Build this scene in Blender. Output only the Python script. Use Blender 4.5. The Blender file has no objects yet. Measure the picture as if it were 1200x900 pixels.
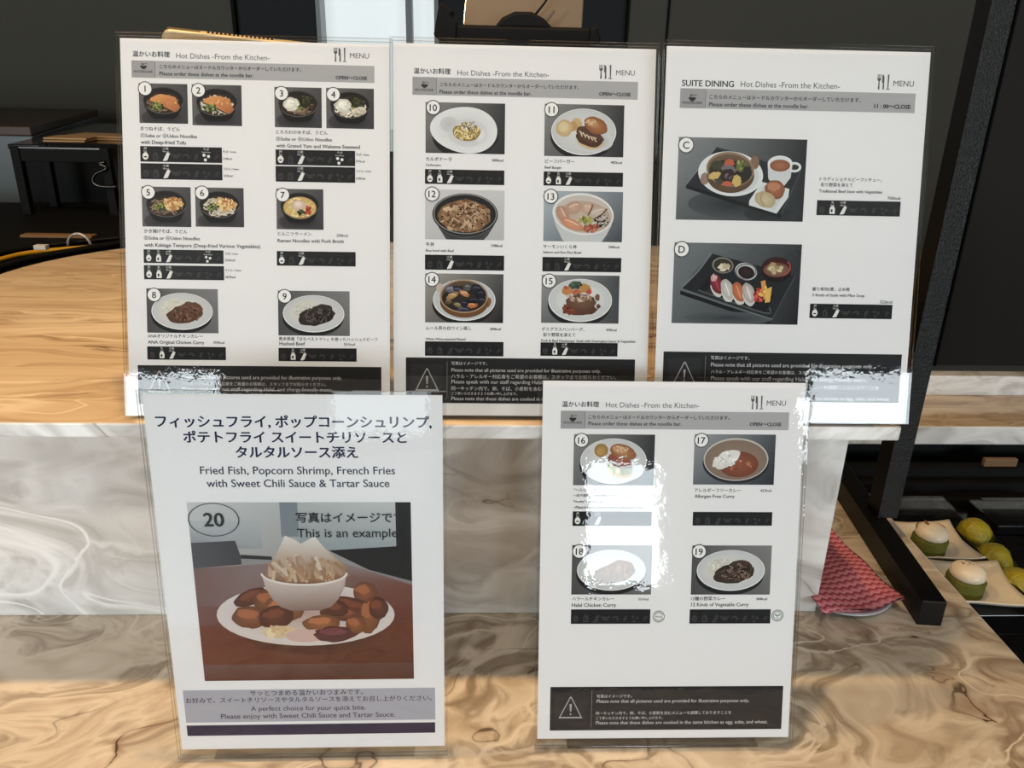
import bpy, bmesh, math, random
from mathutils import Vector, Matrix
scene = bpy.context.scene
COL = scene.collection

# ------------------------------------------------------------------ camera, light, exposure
F_PX = 901.0                       # focal length for a 1200 x 900 frame
CAM_Z = 1.41
CAM_R = Matrix(((0.999137, -0.007067, -0.040932), (-0.035646, 0.359995, -0.932273), (0.021323, 0.932927, 0.359433)))
cam = bpy.data.objects.new('camera', bpy.data.cameras.new('camera'))
COL.objects.link(cam)
cam.data.sensor_width = 36.0
cam.data.lens = F_PX / 1200 * 36
cam.data.clip_start = 0.02
cam.matrix_world = Matrix.Translation((0, 0, CAM_Z)) @ CAM_R.to_4x4()
scene.camera = cam
scene.view_settings.view_transform = 'Standard'
scene.view_settings.look = 'None'
scene.view_settings.gamma = 1.0
scene.view_settings.use_curve_mapping = False
scene.view_settings.exposure = 0.0
scene.cycles.transparent_max_bounces = 24
scene.cycles.sample_clamp_indirect = 6.0
scene.cycles.denoising_prefilter = 'ACCURATE'

world = bpy.data.worlds.new('world')
scene.world = world
world.use_nodes = True
world.node_tree.nodes['Background'].inputs[0].default_value = (0.75, 0.88, 1.0, 1)
world.node_tree.nodes['Background'].inputs[1].default_value = 0.3

def area(name, loc, target, sx, sy, power, colour, spread=180, shape='RECTANGLE'):
    l = bpy.data.lights.new(name, 'AREA')
    l.shape = shape; l.size = sx; l.size_y = sy; l.energy = power; l.color = colour
    l.spread = math.radians(spread)
    o = bpy.data.objects.new(name, l); COL.objects.link(o)
    o.location = loc
    o.rotation_euler = (Vector(target) - Vector(loc)).to_track_quat('-Z', 'Y').to_euler()
    return o
DAY = (0.86, 0.95, 1.0)
WARM = (1.0, 0.64, 0.30)
# windows of the wall behind the viewer: (x0, x1, z0, z1)
WINDOWS = [(-4.3, -1.74, 0.75, 2.31), (0.62, 1.22, 0.62, 1.50), (2.1, 4.3, 0.62, 1.97)]
GLARE_WINDOW = (-1.0, -0.28, 0.05, 0.46)  # added low window, put in for pale glare on the front left menu
DAY_L = 11.0                       # radiance of the sky in the windows
for i, (x0, x1, z0, z1) in enumerate(WINDOWS):
    a = (x1 - x0) * (z1 - z0)
    area('daylight_and_glare', ((x0 + x1) / 2, -4.16, (z0 + z1) / 2), ((x0 + x1) / 2, 0, (z0 + z1) / 2), x1 - x0, z1 - z0, DAY_L * math.pi * a, DAY)
x0, x1, z0, z1 = GLARE_WINDOW
area('daylight_and_glare', ((x0 + x1) / 2, -4.16, (z0 + z1) / 2), ((x0 + x1) / 2, 0, (z0 + z1) / 2), x1 - x0, z1 - z0, 2.6 * math.pi * (x1 - x0) * (z1 - z0), DAY)  # lamp of the added low window, dimmer than the sky
# warm downlights of the bar, in a row above the edge of the raised ledge
for lx, p in ((-0.85, 7.6), (-0.05, 4.6), (0.75, 0.6)):
    area('downlight_and_fill', (lx, 0.63, 2.68), (lx, 0.63, 0), 0.07, 0.07, p, WARM, 120, 'DISK')

# added overhead fill lamps, unseen, that lift the shade between the front menus
for lx, p in ((-1.1, 6.2), (0.0, 6.2), (1.1, 2.4)):
    area('downlight_and_fill', (lx, -0.55, 2.70), (lx, -0.55, 0), 0.22, 0.22, p, (1.0, 0.89, 0.76), 150, 'DISK')

# ------------------------------------------------------------------ helpers
def lin(c):
    return tuple(((v / 255) / 12.92 if v / 255 <= 0.04045 else ((v / 255 + 0.055) / 1.055) ** 2.4) for v in c[:3])

def pix_ray(u, v):
    return CAM_R @ Vector(((u - 600) / F_PX, -(v - 450) / F_PX, -1))

def tag(o, label=None, cat=None, group=None, kind=None):
    if label: o['label'] = label
    if cat: o['category'] = cat
    if group: o['group'] = group
    if kind: o['kind'] = kind
    return o

def empty(name, loc, rz=0.0):
    o = bpy.data.objects.new(name, None); COL.objects.link(o)
    o.empty_display_size = 0.05
    o.location = loc; o.rotation_euler = (0, 0, rz)
    return o

class MB:
    def __init__(s): s.v = []; s.f = []; s.m = []; s.s = []
    def add(s, vs, fs, mat=0, smooth=False):
        b = len(s.v); s.v += [tuple(p) for p in vs]
        for f in fs: s.f.append([b + i for i in f]); s.m.append(mat); s.s.append(smooth)
        return s
    def box(s, x0, x1, y0, y1, z0, z1, mat=0, M=None):
        vs = [Vector(p) for p in ((x0,y0,z0),(x1,y0,z0),(x1,y1,z0),(x0,y1,z0),(x0,y0,z1),(x1,y0,z1),(x1,y1,z1),(x0,y1,z1))]
        if M: vs = [M @ p for p in vs]
        return s.add(vs, [(0,3,2,1),(4,5,6,7),(0,1,5,4),(1,2,6,5),(2,3,7,6),(3,0,4,7)], mat)
    def prism(s, poly, z0, z1, mat=0, M=None):
        n = len(poly)
        vs = [Vector((p[0], p[1], z0)) for p in poly] + [Vector((p[0], p[1], z1)) for p in poly]
        if M: vs = [M @ p for p in vs]
        fs = [tuple(reversed(range(n))), tuple(range(n, 2*n))] + [(i, (i+1) % n, n+(i+1) % n, n+i) for i in range(n)]
        return s.add(vs, fs, mat)
    def lathe(s, prof, c=(0,0,0), n=32, mat=0, sx=1, sy=1, smooth=True, jig=None):
        vs = []; fs = []
        for k, (r, z) in enumerate(prof):
            for i in range(n):
                a = 2*math.pi*i/n; q = r*(1 + (jig(a, k) if jig else 0))
                vs.append((c[0]+q*sx*math.cos(a), c[1]+q*sy*math.sin(a), c[2]+z))
        for k in range(len(prof)-1):
            for i in range(n):
                fs.append((k*n+i, k*n+(i+1) % n, (k+1)*n+(i+1) % n, (k+1)*n+i))
        fs.append(tuple(reversed(range(n)))); fs.append(tuple((len(prof)-1)*n+i for i in range(n)))
        return s.add(vs, fs, mat, smooth)
    def tube(s, pts, r, n=8, mat=0):
        pts = [Vector(p) for p in pts]; vs = []; fs = []
        for k, p in enumerate(pts):
            t = (pts[min(k+1, len(pts)-1)] - pts[max(k-1, 0)]).normalized()
            a = t.orthogonal().normalized() if k == 0 else (prev - t*prev.dot(t)).normalized()
            prev = a; b = t.cross(a)
            for i in range(n):
                w = 2*math.pi*i/n; vs.append(p + r*(a*math.cos(w) + b*math.sin(w)))
        for k in range(len(pts)-1):
            for i in range(n): fs.append((k*n+i, k*n+(i+1) % n, (k+1)*n+(i+1) % n, (k+1)*n+i))
        fs.append(tuple(reversed(range(n)))); fs.append(tuple((len(pts)-1)*n+i for i in range(n)))
        return s.add(vs, fs, mat, True)
    def build(s, name, mats, parent=None, bevel=0.0, seg=2):
        me = bpy.data.meshes.new(name)
        me.from_pydata(s.v, [], s.f)
        for m in (mats if isinstance(mats, (list, tuple)) else [mats]): me.materials.append(m)
        me.polygons.foreach_set('material_index', s.m)
        me.polygons.foreach_set('use_smooth', s.s)
        me.update()
        o = bpy.data.objects.new(name, me); COL.objects.link(o)
        if parent: o.parent = parent
        if bevel:
            b = o.modifiers.new('bevel', 'BEVEL'); b.width = bevel; b.segments = seg; b.limit_method = 'ANGLE'; b.angle_limit = math.radians(40)
        return o

def spline(pts, n=8):
    pts = [Vector(p) for p in pts]; out = []
    for i in range(len(pts)-1):
        p0 = pts[max(i-1, 0)]; p1 = pts[i]; p2 = pts[i+1]; p3 = pts[min(i+2, len(pts)-1)]
        for k in range(n):
            t = k/n
            out.append(0.5*((2*p1) + (p2-p0)*t + (2*p0-5*p1+4*p2-p3)*t*t + (3*p1-p0-3*p2+p3)*t**3))
    out.append(pts[-1]); return out

# ------------------------------------------------------------------ materials
def mat(name, col, rough=0.5, metal=0.0, spec=0.5, bump=None, coat=0.0, emit=None):
    m = bpy.data.materials.new(name); m.use_nodes = True
    nt = m.node_tree; b = nt.nodes['Principled BSDF']
    b.inputs['Base Color'].default_value = (*lin(col), 1)
    b.inputs['Roughness'].default_value = rough; b.inputs['Metallic'].default_value = metal
    b.inputs['Specular IOR Level'].default_value = spec; b.inputs['Coat Weight'].default_value = coat
    if emit:
        b.inputs['Emission Color'].default_value = (*lin(emit[0]), 1); b.inputs['Emission Strength'].default_value = emit[1]
    if bump:
        tc = nt.nodes.new('ShaderNodeTexCoord'); n = nt.nodes.new('ShaderNodeTexNoise'); bp = nt.nodes.new('ShaderNodeBump')
        n.inputs['Scale'].default_value = bump[0]; n.inputs['Detail'].default_value = 3
        bp.inputs['Strength'].default_value = bump[1]; bp.inputs['Distance'].default_value = bump[2]
        nt.links.new(tc.outputs['Object'], n.inputs['Vector']); nt.links.new(n.outputs[0], bp.inputs['Height']); nt.links.new(bp.outputs[0], b.inputs['Normal'])
    return m

def ramp(nt, stops):
    r = nt.nodes.new('ShaderNodeValToRGB'); el = r.color_ramp.elements
    while len(el) < len(stops): el.new(0.5)
    for e, (p, c) in zip(el, stops):
        e.position = p; e.color = (*c, 1)
    return r

def resin(name, tones, veins, light, stretch, seed, rough=0.16, flow=1.0, sparse=0.0):
    """poured swirling marble: warped noise bands, pale ribbons and dark brown veins"""
    m = bpy.data.materials.new(name); m.use_nodes = True
    nt = m.node_tree; N = nt.nodes; L = nt.links; b = N['Principled BSDF']
    tc = N.new('ShaderNodeTexCoord'); mp = N.new('ShaderNodeMapping')
    mp.inputs['Scale'].default_value = stretch; mp.inputs['Location'].default_value = (seed, seed*0.7, seed*1.3)
    L.new(tc.outputs['Object'], mp.inputs['Vector'])
    w = N.new('ShaderNodeTexNoise'); w.inputs['Scale'].default_value = 2.6*flow; w.inputs['Detail'].default_value = 2.0
    L.new(mp.outputs[0], w.inputs['Vector'])
    sub = N.new('ShaderNodeVectorMath'); sub.operation = 'SUBTRACT'; sub.inputs[1].default_value = (0.5, 0.5, 0.5); L.new(w.outputs['Color'], sub.inputs[0])
    sc = N.new('ShaderNodeVectorMath'); sc.operation = 'SCALE'; sc.inputs['Scale'].default_value = 0.9/flow; L.new(sub.outputs[0], sc.inputs[0])
    ad = N.new('ShaderNodeVectorMath'); ad.operation = 'ADD'; L.new(mp.outputs[0], ad.inputs[0]); L.new(sc.outputs[0], ad.inputs[1])
    n1 = N.new('ShaderNodeTexNoise'); n1.inputs['Scale'].default_value = 5.0*flow; n1.inputs['Detail'].default_value = 5; n1.inputs['Roughness'].default_value = 0.5; n1.inputs['Distortion'].default_value = 1.1
    L.new(ad.outputs[0], n1.inputs['Vector'])
    k = len(tones)
    r1 = ramp(nt, [(0.3 + 0.4*i/(k-1), c) for i, c in enumerate(tones)]); L.new(n1.outputs[0], r1.inputs[0])
    def ribbon(scale, width, off, mask_scale, lo, hi, seed2):
        n = N.new('ShaderNodeTexNoise'); n.inputs['Scale'].default_value = scale*flow; n.inputs['Detail'].default_value = 4; n.inputs['Distortion'].default_value = 0.9
        n.inputs['Roughness'].default_value = 0.42
        a = N.new('ShaderNodeVectorMath'); a.operation = 'ADD'; a.inputs[1].default_value = (seed2, seed2, 0); L.new(ad.outputs[0], a.inputs[0]); L.new(a.outputs[0], n.inputs['Vector'])
        s1 = N.new('ShaderNodeMath'); s1.operation = 'SUBTRACT'; s1.inputs[1].default_value = off; L.new(n.outputs[0], s1.inputs[0])
        s2 = N.new('ShaderNodeMath'); s2.operation = 'ABSOLUTE'; L.new(s1.outputs[0], s2.inputs[0])
        s3 = N.new('ShaderNodeMapRange'); s3.interpolation_type = 'SMOOTHSTEP'; s3.inputs[1].default_value = 0; s3.inputs[2].default_value = width; s3.inputs[3].default_value = 1; s3.inputs[4].default_value = 0
        L.new(s2.outputs[0], s3.inputs[0])
        mk = N.new('ShaderNodeTexNoise'); mk.inputs['Scale'].default_value = mask_scale*flow; mk.inputs['Detail'].default_value = 2
        a2 = N.new('ShaderNodeVectorMath'); a2.operation = 'ADD'; a2.inputs[1].default_value = (-seed2, seed2*2, seed2); L.new(ad.outputs[0], a2.inputs[0]); L.new(a2.outputs[0], mk.inputs['Vector'])
        mr = N.new('ShaderNodeMapRange'); mr.inputs[1].default_value = lo; mr.inputs[2].default_value = hi; L.new(mk.outputs[0], mr.inputs[0])
        mu = N.new('ShaderNodeMath'); mu.operation = 'MULTIPLY'; L.new(s3.outputs[0], mu.inputs[0]); L.new(mr.outputs[0], mu.inputs[1])
        return mu.outputs[0]
    def over(c_in, fac, col):
        mx = N.new('ShaderNodeMix'); mx.data_type = 'RGBA'; L.new(fac, mx.inputs[0]); L.new(c_in, mx.inputs[6]); mx.inputs[7].default_value = (*col, 1)
        return mx.outputs[2]
    c = r1.outputs[0]
    c = over(c, ribbon(2.4, 0.050, 0.47, 2.0, 0.45, 0.62, 3.1), light)
    c = over(c, ribbon(2.0, 0.060, 0.44, 2.0, 0.46, 0.60, 17.7), tones[0])
    c = over(c, ribbon(2.2, 0.016, 0.50, 1.6, 0.44, 0.54, 23.9), light)
    c = over(c, ribbon(3.0, 0.045, 0.53, 2.6, 0.5+sparse, 0.68+sparse, 11.3), veins[0])
    c = over(c, ribbon(3.0, 0.009, 0.53, 2.6, 0.48+sparse, 0.6+sparse, 11.3), veins[1])
    L.new(c, b.inputs['Base Color'])
    b.inputs['Roughness'].default_value = rough; b.inputs['Specular IOR Level'].default_value = 0.5
    return m

def acrylic(name, tint=(1, 1, 1), base=0.04, rough=0.015, wave=0.0, mixw=0.0, edge=(0.5, 0.5, 0.5)):
    """clear sheet: Fresnel mix of see-through and mirror gloss"""
    m = bpy.data.materials.new(name); m.use_nodes = True
    nt = m.node_tree; N = nt.nodes; L = nt.links
    for n in list(N): N.remove(n)
    out = N.new('ShaderNodeOutputMaterial'); tr = N.new('ShaderNodeBsdfTransparent'); gl = N.new('ShaderNodeBsdfGlossy'); mx = N.new('ShaderNodeMixShader')
    tr.inputs[0].default_value = (*tint, 1); gl.inputs['Roughness'].default_value = rough
    lw = N.new('ShaderNodeLayerWeight'); lw.inputs[0].default_value = 0.5
    p = N.new('ShaderNodeMath'); p.operation = 'POWER'; p.inputs[1].default_value = 5; L.new(lw.outputs['Facing'], p.inputs[0])
    q = N.new('ShaderNodeMath'); q.operation = 'MULTIPLY_ADD'; q.inputs[1].default_value = 1-base; q.inputs[2].default_value = base; L.new(p.outputs[0], q.inputs[0])
    L.new(q.outputs[0], mx.inputs[0]); L.new(tr.outputs[0], mx.inputs[1]); L.new(gl.outputs[0], mx.inputs[2]); L.new(mx.outputs[0], out.inputs[0])
    if wave:
        tc = N.new('ShaderNodeTexCoord'); n = N.new('ShaderNodeTexNoise'); bp = N.new('ShaderNodeBump')
        n.inputs['Scale'].default_value = 16; n.inputs['Detail'].default_value = 5; n.inputs['Roughness'].default_value = 0.62
        bp.inputs['Strength'].default_value = 1.0; bp.inputs['Distance'].default_value = wave
        L.new(tc.outputs['Object'], n.inputs['Vector']); L.new(n.outputs[0], bp.inputs['Height']); L.new(bp.outputs[0], gl.inputs['Normal'])
    return m

def print_mat():
    m = bpy.data.materials.new('print_ink'); m.use_nodes = True
    nt = m.node_tree; b = nt.nodes['Principled BSDF']
    a = nt.nodes.new('ShaderNodeVertexColor'); a.layer_name = 'ink'
    nt.links.new(a.outputs[0], b.inputs['Base Color'])
    b.inputs['Roughness'].default_value = 0.55; b.inputs['Specular IOR Level'].default_value = 0.15
    return m

INK = print_mat()
PAPER = mat('white_paper', (236, 236, 238), 0.6, spec=0.2)
CLEAR = acrylic('clear_acrylic', (0.97, 0.98, 0.98), base=0.065, wave=0.00025)
INNER = acrylic('clear_acrylic_inner', (1, 1, 1), base=0.0, rough=0.015)
EDGE = acrylic('acrylic_edge', (0.74, 0.73, 0.71), 0.12, 0.10)
C = lambda *a: lin(a)
MARBLE = resin('white_marble_resin', [C(184,180,174), C(220,218,215), C(236,235,233), C(206,203,199), C(233,231,229)], [C(186,174,158), C(112,96,78)], C(250,250,248), (0.9, 1.0, 1.5), 2.3, 0.14, 1.35, 0.05)
TOPMARBLE = resin('beige_marble_resin', [C(148,130,110), C(194,178,157), C(214,202,183), C(162,146,126), C(206,191,170)], [C(150,124,98), C(66,44,28)], C(226,214,196), (0.9, 1.35, 1.0), 9.1, 0.13, 2.0, 0.03)
LEDGEMARBLE = resin('grained_marble_resin', [C(176,150,120), C(212,188,156), C(220,198,166), C(196,170,138), C(216,192,160)], [C(150,112,78), C(84,52,30)], C(236,218,190), (0.55, 2.4, 1.0), 4.7, 0.13, 1.5, 0.03)
BLACK = mat('black_powder_coat', (8, 8, 8), 0.45, spec=0.3)
BLACKTEX = mat('black_hammered_coat', (12, 12, 12), 0.32, spec=0.45, bump=(520, 1.0, 0.0016))
GLOSSBLACK = mat('gloss_black', (12, 12, 13), 0.12, spec=0.5)
MATTEBLACK = mat('matte_black', (8, 8, 8), 0.65, spec=0.2)
WALL = mat('olive_grey_wall', (100, 95, 84), 0.7, spec=0.2)
WALLDARK = mat('charcoal_wall', (46, 47, 47), 0.6, spec=0.2)
WALLR = mat('brown_black_wall', (70, 65, 60), 0.7, spec=0.2)
PALE = mat('pale_wall', (150, 146, 138), 0.8, spec=0.2)
FLOORM = mat('pale_grey_floor', (196, 194, 190), 0.3, bump=(3, 0.1, 0.01))
CEILM = mat('grey_ceiling', (150, 147, 140), 0.9)

# ------------------------------------------------------------------ room
ZL, ZC = 1.1525, 0.9001           # ledge top, counter top
def structure(o): o['kind'] = 'structure'; return o
structure(MB().box(-4.6, 4.6, -4.2, 4.3, -0.1, 0).build('floor', FLOORM))
structure(MB().box(-4.6, 4.6, -4.2, 4.3, 2.75, 2.85).build('ceiling', CEILM))
structure(MB().box(-4.7, -4.6, -4.2, 4.3, 0, 2.75).build('wall_left', WALLR))
structure(MB().box(4.6, 4.7, -4.2, 4.3, 0, 2.75).build('wall_right', WALLR))
wb = MB()
wb.box(-4.6, -1.15, 4.0, 4.2, 0, 2.75, 0)
wb.box(-1.15, -0.78, 4.02, 4.2, 0, 2.75, 1)
wb.box(-0.78, -0.21, 4.02, 4.2, 0, 0.9, 1); wb.box(-0.78, -0.21, 4.02, 4.2, 2.45, 2.75, 1)
wb.box(-0.21, 0.68, 4.02, 4.2, 0, 2.75, 1)
wb.box(0.69, 0.872, 4.0, 4.2, 0, 2.75, 0)
wb.box(0.88, 2.55, 4.0, 4.2, 0, 2.75, 0)
wb.box(2.56, 4.6, 4.0, 4.2, 0, 2.75, 2)
structure(wb.build('wall_back', [WALL, WALLDARK, WALLR]))
t = MB(); t.box(0.872, 0.88, 3.985, 4.1, 0, 2.75); t.box(0.68, 0.69, 3.985, 4.1, 0, 2.75); t.box(2.55, 2.56, 3.985, 4.1, 0, 2.75); t.box(-1.165, -1.15, 3.985, 4.1, 0, 2.75)
structure(t.build('trim_1', MATTEBLACK))
w1 = MB(); w1.box(-0.78, -0.76, 4.0, 4.12, 0.9, 2.45); w1.box(-0.23, -0.21, 4.0, 4.12, 0.9, 2.45); w1.box(-0.76, -0.23, 4.0, 4.12, 0.9, 0.94); w1.box(-0.76, -0.23, 4.0, 4.12, 2.41, 2.45)
w1.box(-0.365, -0.335, 4.02, 4.1, 0.94, 2.41)
fr = structure(w1.build('window_1', mat('grey_window_frame', (150, 152, 152), 0.4)))
structure(MB().box(-0.76, -0.23, 4.13, 4.14, 0.94, 2.41).build('window_pane', mat('bright_blind', (235, 238, 236), 0.8, emit=((232, 240, 240), 0.72)), fr))
# wall behind the viewer with its three windows
wf = MB(); xs = [-4.6] + [v for w in WINDOWS for v in (w[0], w[1])] + [4.6]
for i in range(0, len(xs), 2):
    if i != 2: wf.box(xs[i], xs[i+1], -4.1, -4.0, 0, 2.75)
x0, x1, z0, z1 = GLARE_WINDOW
wf.box(xs[2], x0, -4.1, -4.0, 0, 2.75); wf.box(x1, xs[3], -4.1, -4.0, 0, 2.75); wf.box(x0, x1, -4.1, -4.0, 0, z0); wf.box(x0, x1, -4.1, -4.0, z1, 2.75)  # unseen pier, shaped to stand in for the viewer's dark reflection
for (x0, x1, z0, z1) in WINDOWS:
    wf.box(x0, x1, -4.1, -4.0, 0, z0); wf.box(x0, x1, -4.1, -4.0, z1, 2.75)
structure(wf.build('wall_front', WALLR))
FRAME = mat('dark_window_frame', (40, 42, 44), 0.4)
for i, (x0, x1, z0, z1) in enumerate(WINDOWS + [GLARE_WINDOW]):
    b = MB(); e = 0.04
    b.box(x0, x0+e, -4.12, -3.98, z0, z1); b.box(x1-e, x1, -4.12, -3.98, z0, z1)
    b.box(x0+e, x1-e, -4.12, -3.98, z0, z0+e); b.box(x0+e, x1-e, -4.12, -3.98, z1-e, z1)
    n = 3 if x1-x0 > 2.2 else 1
    for k in range(1, n): b.box(x0+(x1-x0)*k/n-0.012, x0+(x1-x0)*k/n+0.012, -4.1, -4.0, z0+e, z1-e)
    structure(b.build('window_%d' % (i+2), FRAME))  # last frame belongs to the added low window

# ------------------------------------------------------------------ counters
cnt = empty('buffet_counter', (0, 0, 0))
tag(cnt, 'low buffet counter topped with swirling beige marble resin under the two front menus', 'counter')
b = MB(); th = 0.032
b.prism([(-1.5, 0.24), (0.522, 0.24), (0.541, 1.14), (0.541, 1.282), (-0.675, 1.282), (-0.675, 0.78), (-1.5, 0.78)], ZC-th, ZC)
b.build('countertop', TOPMARBLE, cnt, 0.003)
b = MB(); b.prism([(-1.46, 0.30), (0.505, 0.30), (0.505, 1.27), (-0.66, 1.27), (-0.66, 0.765), (-1.46, 0.765)], 0.08, ZC-th); b.prism([(-1.42, 0.34), (0.47, 0.34), (0.47, 1.25), (-0.64, 1.25), (-0.64, 0.75), (-1.42, 0.75)], 0, 0.08)
b.build('base_cabinet', MATTEBLACK, cnt, 0.002)

led = empty('raised_ledge', (-0.15, 0.95, ZC))
tag(led, 'raised serving ledge with white marble front and grained top under three menus', 'counter')
def rel(mb, o):
    mb.v = [(p[0]-o.location.x, p[1]-o.location.y, p[2]-o.location.z) for p in mb.v]; return mb
pl = [(-0.672, 0.575), (0.353, 0.575), (0.353, 1.36)]
cx, cy, r = -0.372, 1.06, 0.30
pl += [(cx - r*math.sin(a), cy + r*math.cos(a)) for a in [k/14*math.pi/2 for k in range(15)]]
b = MB(); n = len(pl); z1, z0 = ZL, ZL-0.0135
b.prism(pl, z0, z1)
for k in range(2, len(b.m)): b.m[k] = 1
b.m[0] = 1
rel(b, led).build('top_slab', [LEDGEMARBLE, MARBLE], led, 0.002)
b = MB(); b.box(-0.64, 0.3555, 0.6595, 0.685, ZC, ZL-0.0135)
rel(b, led).build('front_panel', MARBLE, led, 0.0015)
b = MB(); b.box(-0.60, 0.31, 0.688, 1.26, ZC, ZL-0.0135)
rel(b, led).build('carcass', MATTEBLACK, led, 0.002)

far = empty('far_buffet_counter', (1.2, 1.22, 0))
tag(far, 'narrow marble topped counter beyond the dark display case, with raised marble lip', 'counter')
b = MB(); b.box(0.541, 2.6, 1.1404, 1.2827, ZC-0.034, ZC)
o = rel(b, far).build('countertop', [LEDGEMARBLE, MARBLE], far, 0.003)
for k in (2, 0): o.data.polygons[k].material_index = 1
b = MB(); b.box(0.541, 2.6, 1.2835, 1.312, ZC-0.03, 0.937); rel(b, far).build('raised_lip', MARBLE, far, 0.002)
b = MB(); b.box(0.56, 2.58, 1.17, 1.30, 0.0, ZC-0.034); rel(b, far).build('base_cabinet', MATTEBLACK, far)

# sunken display case between the counters
case = empty('display_case', (1.2, 0.75, 0))
tag(case, 'sunken black display case holding desserts right of the counter edge', 'display case')
FLOORZ = 0.800
b = MB(); b.box(0.545, 2.5, 0.26, 1.135, 0.55, FLOORZ); rel(b, case).build('deck', GLOSSBLACK, case, 0.002)
def slab(name, boxes, m_, label, cat, group=None, bevel=0.001):
    b = MB(); x0, x1, y0, y1 = boxes[0][:4]; c = Vector(((x0+x1)/2, (y0+y1)/2, FLOORZ))
    for q in boxes: b.box(q[0]-c.x, q[1]-c.x, q[2]-c.y, q[3]-c.y, q[4]-c.z, q[5]-c.z)
    o = b.build(name, m_, None, bevel); o.location = c; return tag(o, label, cat, group)
slab('display_riser', [(0.545, 0.69, 0.745, 0.96, FLOORZ, 0.8275)], GLOSSBLACK, 'low black riser block under the two white dessert plates', 'display riser')
slab('stepped_shelf', [(0.56, 2.5, 1.10, 1.125, FLOORZ, 0.842), (0.56, 2.5, 1.075, 1.0999, FLOORZ, 0.828), (0.56, 2.5, 1.05, 1.0749, FLOORZ, 0.812)], MATTEBLACK, 'black stepped shelf along the back of the display case', 'shelf', None, 0.0)
RAIL = mat('dark_steel', (40, 40, 42), 0.25, 0.9)
slab('divider_rail', [(0.70, 2.5, 0.735, 0.742, FLOORZ, 0.812)], RAIL, 'dark steel divider rail in the display case, just in front of the dessert cups', 'rail', 'divider rails in the display case')
slab('divider_rail', [(0.70, 2.5, 0.66, 0.666, FLOORZ, 0.808)], RAIL, 'dark steel divider rail in the display case, nearest the camera', 'rail', 'divider rails in the display case')
b = MB(); b.box(0.56, 2.4, 0.28, 1.1, 0.0, 0.55); rel(b, case).build('base_cabinet', MATTEBLACK, case)

# ------------------------------------------------------------------ printed menus
_tc = {}
def text_geo(s, bold=0.0, res=2):
    key = (s, bold, res)
    if key not in _tc:
        c = bpy.data.curves.new('lettering', 'FONT'); c.body = s; c.size = 1; c.resolution_u = res
        o = bpy.data.objects.new('lettering', c)
        me = o.to_mesh()
        vs = [tuple(v.co) for v in me.vertices]; fs = [tuple(p.vertices) for p in me.polygons]
        if bold:                       # heavier weight: overprint with small shifts
            n0 = len(vs); b0 = list(vs); f0 = list(fs)
            for q, (dx, dy) in enumerate(((bold*1.6, 0), (bold*0.8, bold*0.5), (bold*0.8, -bold*0.5))):
                vs += [(p[0]+dx, p[1]+dy, 0) for p in b0]; fs += [tuple(i+n0*(q+1) for i in f) for f in f0]
        o.to_mesh_clear(); bpy.data.objects.remove(o); bpy.data.curves.remove(c)
        x = [v[0] for v in vs] or [0]
        _tc[key] = (vs, fs, min(x), max(x))
    return _tc[key]

class Ink:
    """coloured flat shapes printed on a sheet; z is the layer"""
    def __init__(s, page): s.pg = page; s.v = []; s.f = []; s.c = []; s.z = 0.00006
    def poly(s, pts, cols, faces=None, dz=4e-6, layers=1):
        s.z += dz; b = len(s.v)
        n = len(pts)//layers
        s.v += [s.pg.pt(u, v, s.z+(i//n)*2e-6) for i, (u, v) in enumerate(pts)]
        if layers > 1: s.z += 8e-6
        if isinstance(cols, tuple): cols = [cols]*len(pts)
        s.c += cols
        if faces is None: faces = [tuple(range(len(pts)))]
        s.f += [tuple(b+i for i in f) for f in faces]
    def rect(s, r, col): s.poly([(r[0], r[2]), (r[1], r[2]), (r[1], r[3]), (r[0], r[3])], col)
    def text(s, x0, y, x1, string, col=(38, 38, 42), bold=0.008, align=None, mid=0.36, res=2):
        u0, v = s.pg.uv(x0, y); u1, _ = s.pg.uv(x1, y)
        vs, fs, a, b = text_geo(string, bold, res)
        k = (u1-u0)/max(b-a, 1e-6)
        s.poly([(u0+(p[0]-a)*k, v+(p[1]-mid)*k) for p in vs], lin(col), fs, 2e-5, 4 if bold else 1)
    def build(s, name, parent, label=None):
        me = bpy.data.meshes.new(name); me.from_pydata(s.v, [], s.f); me.materials.append(INK)
        a = me.color_attributes.new('ink', 'FLOAT_COLOR', 'POINT')
        g = lambda c: 0.15*(0.3*c[0]+0.6*c[1]+0.1*c[2])       # inks mixed a little toward grey
        a.data.foreach_set('color', [x for c in s.c for x in (c[0]*0.85+g(c), c[1]*0.85+g(c), c[2]*0.85+g(c), 1.0)])
        me.update()
        o = bpy.data.objects.new(name, me); COL.objects.link(o); o.parent = parent
        if label: o['label'] = label
        return o

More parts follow.
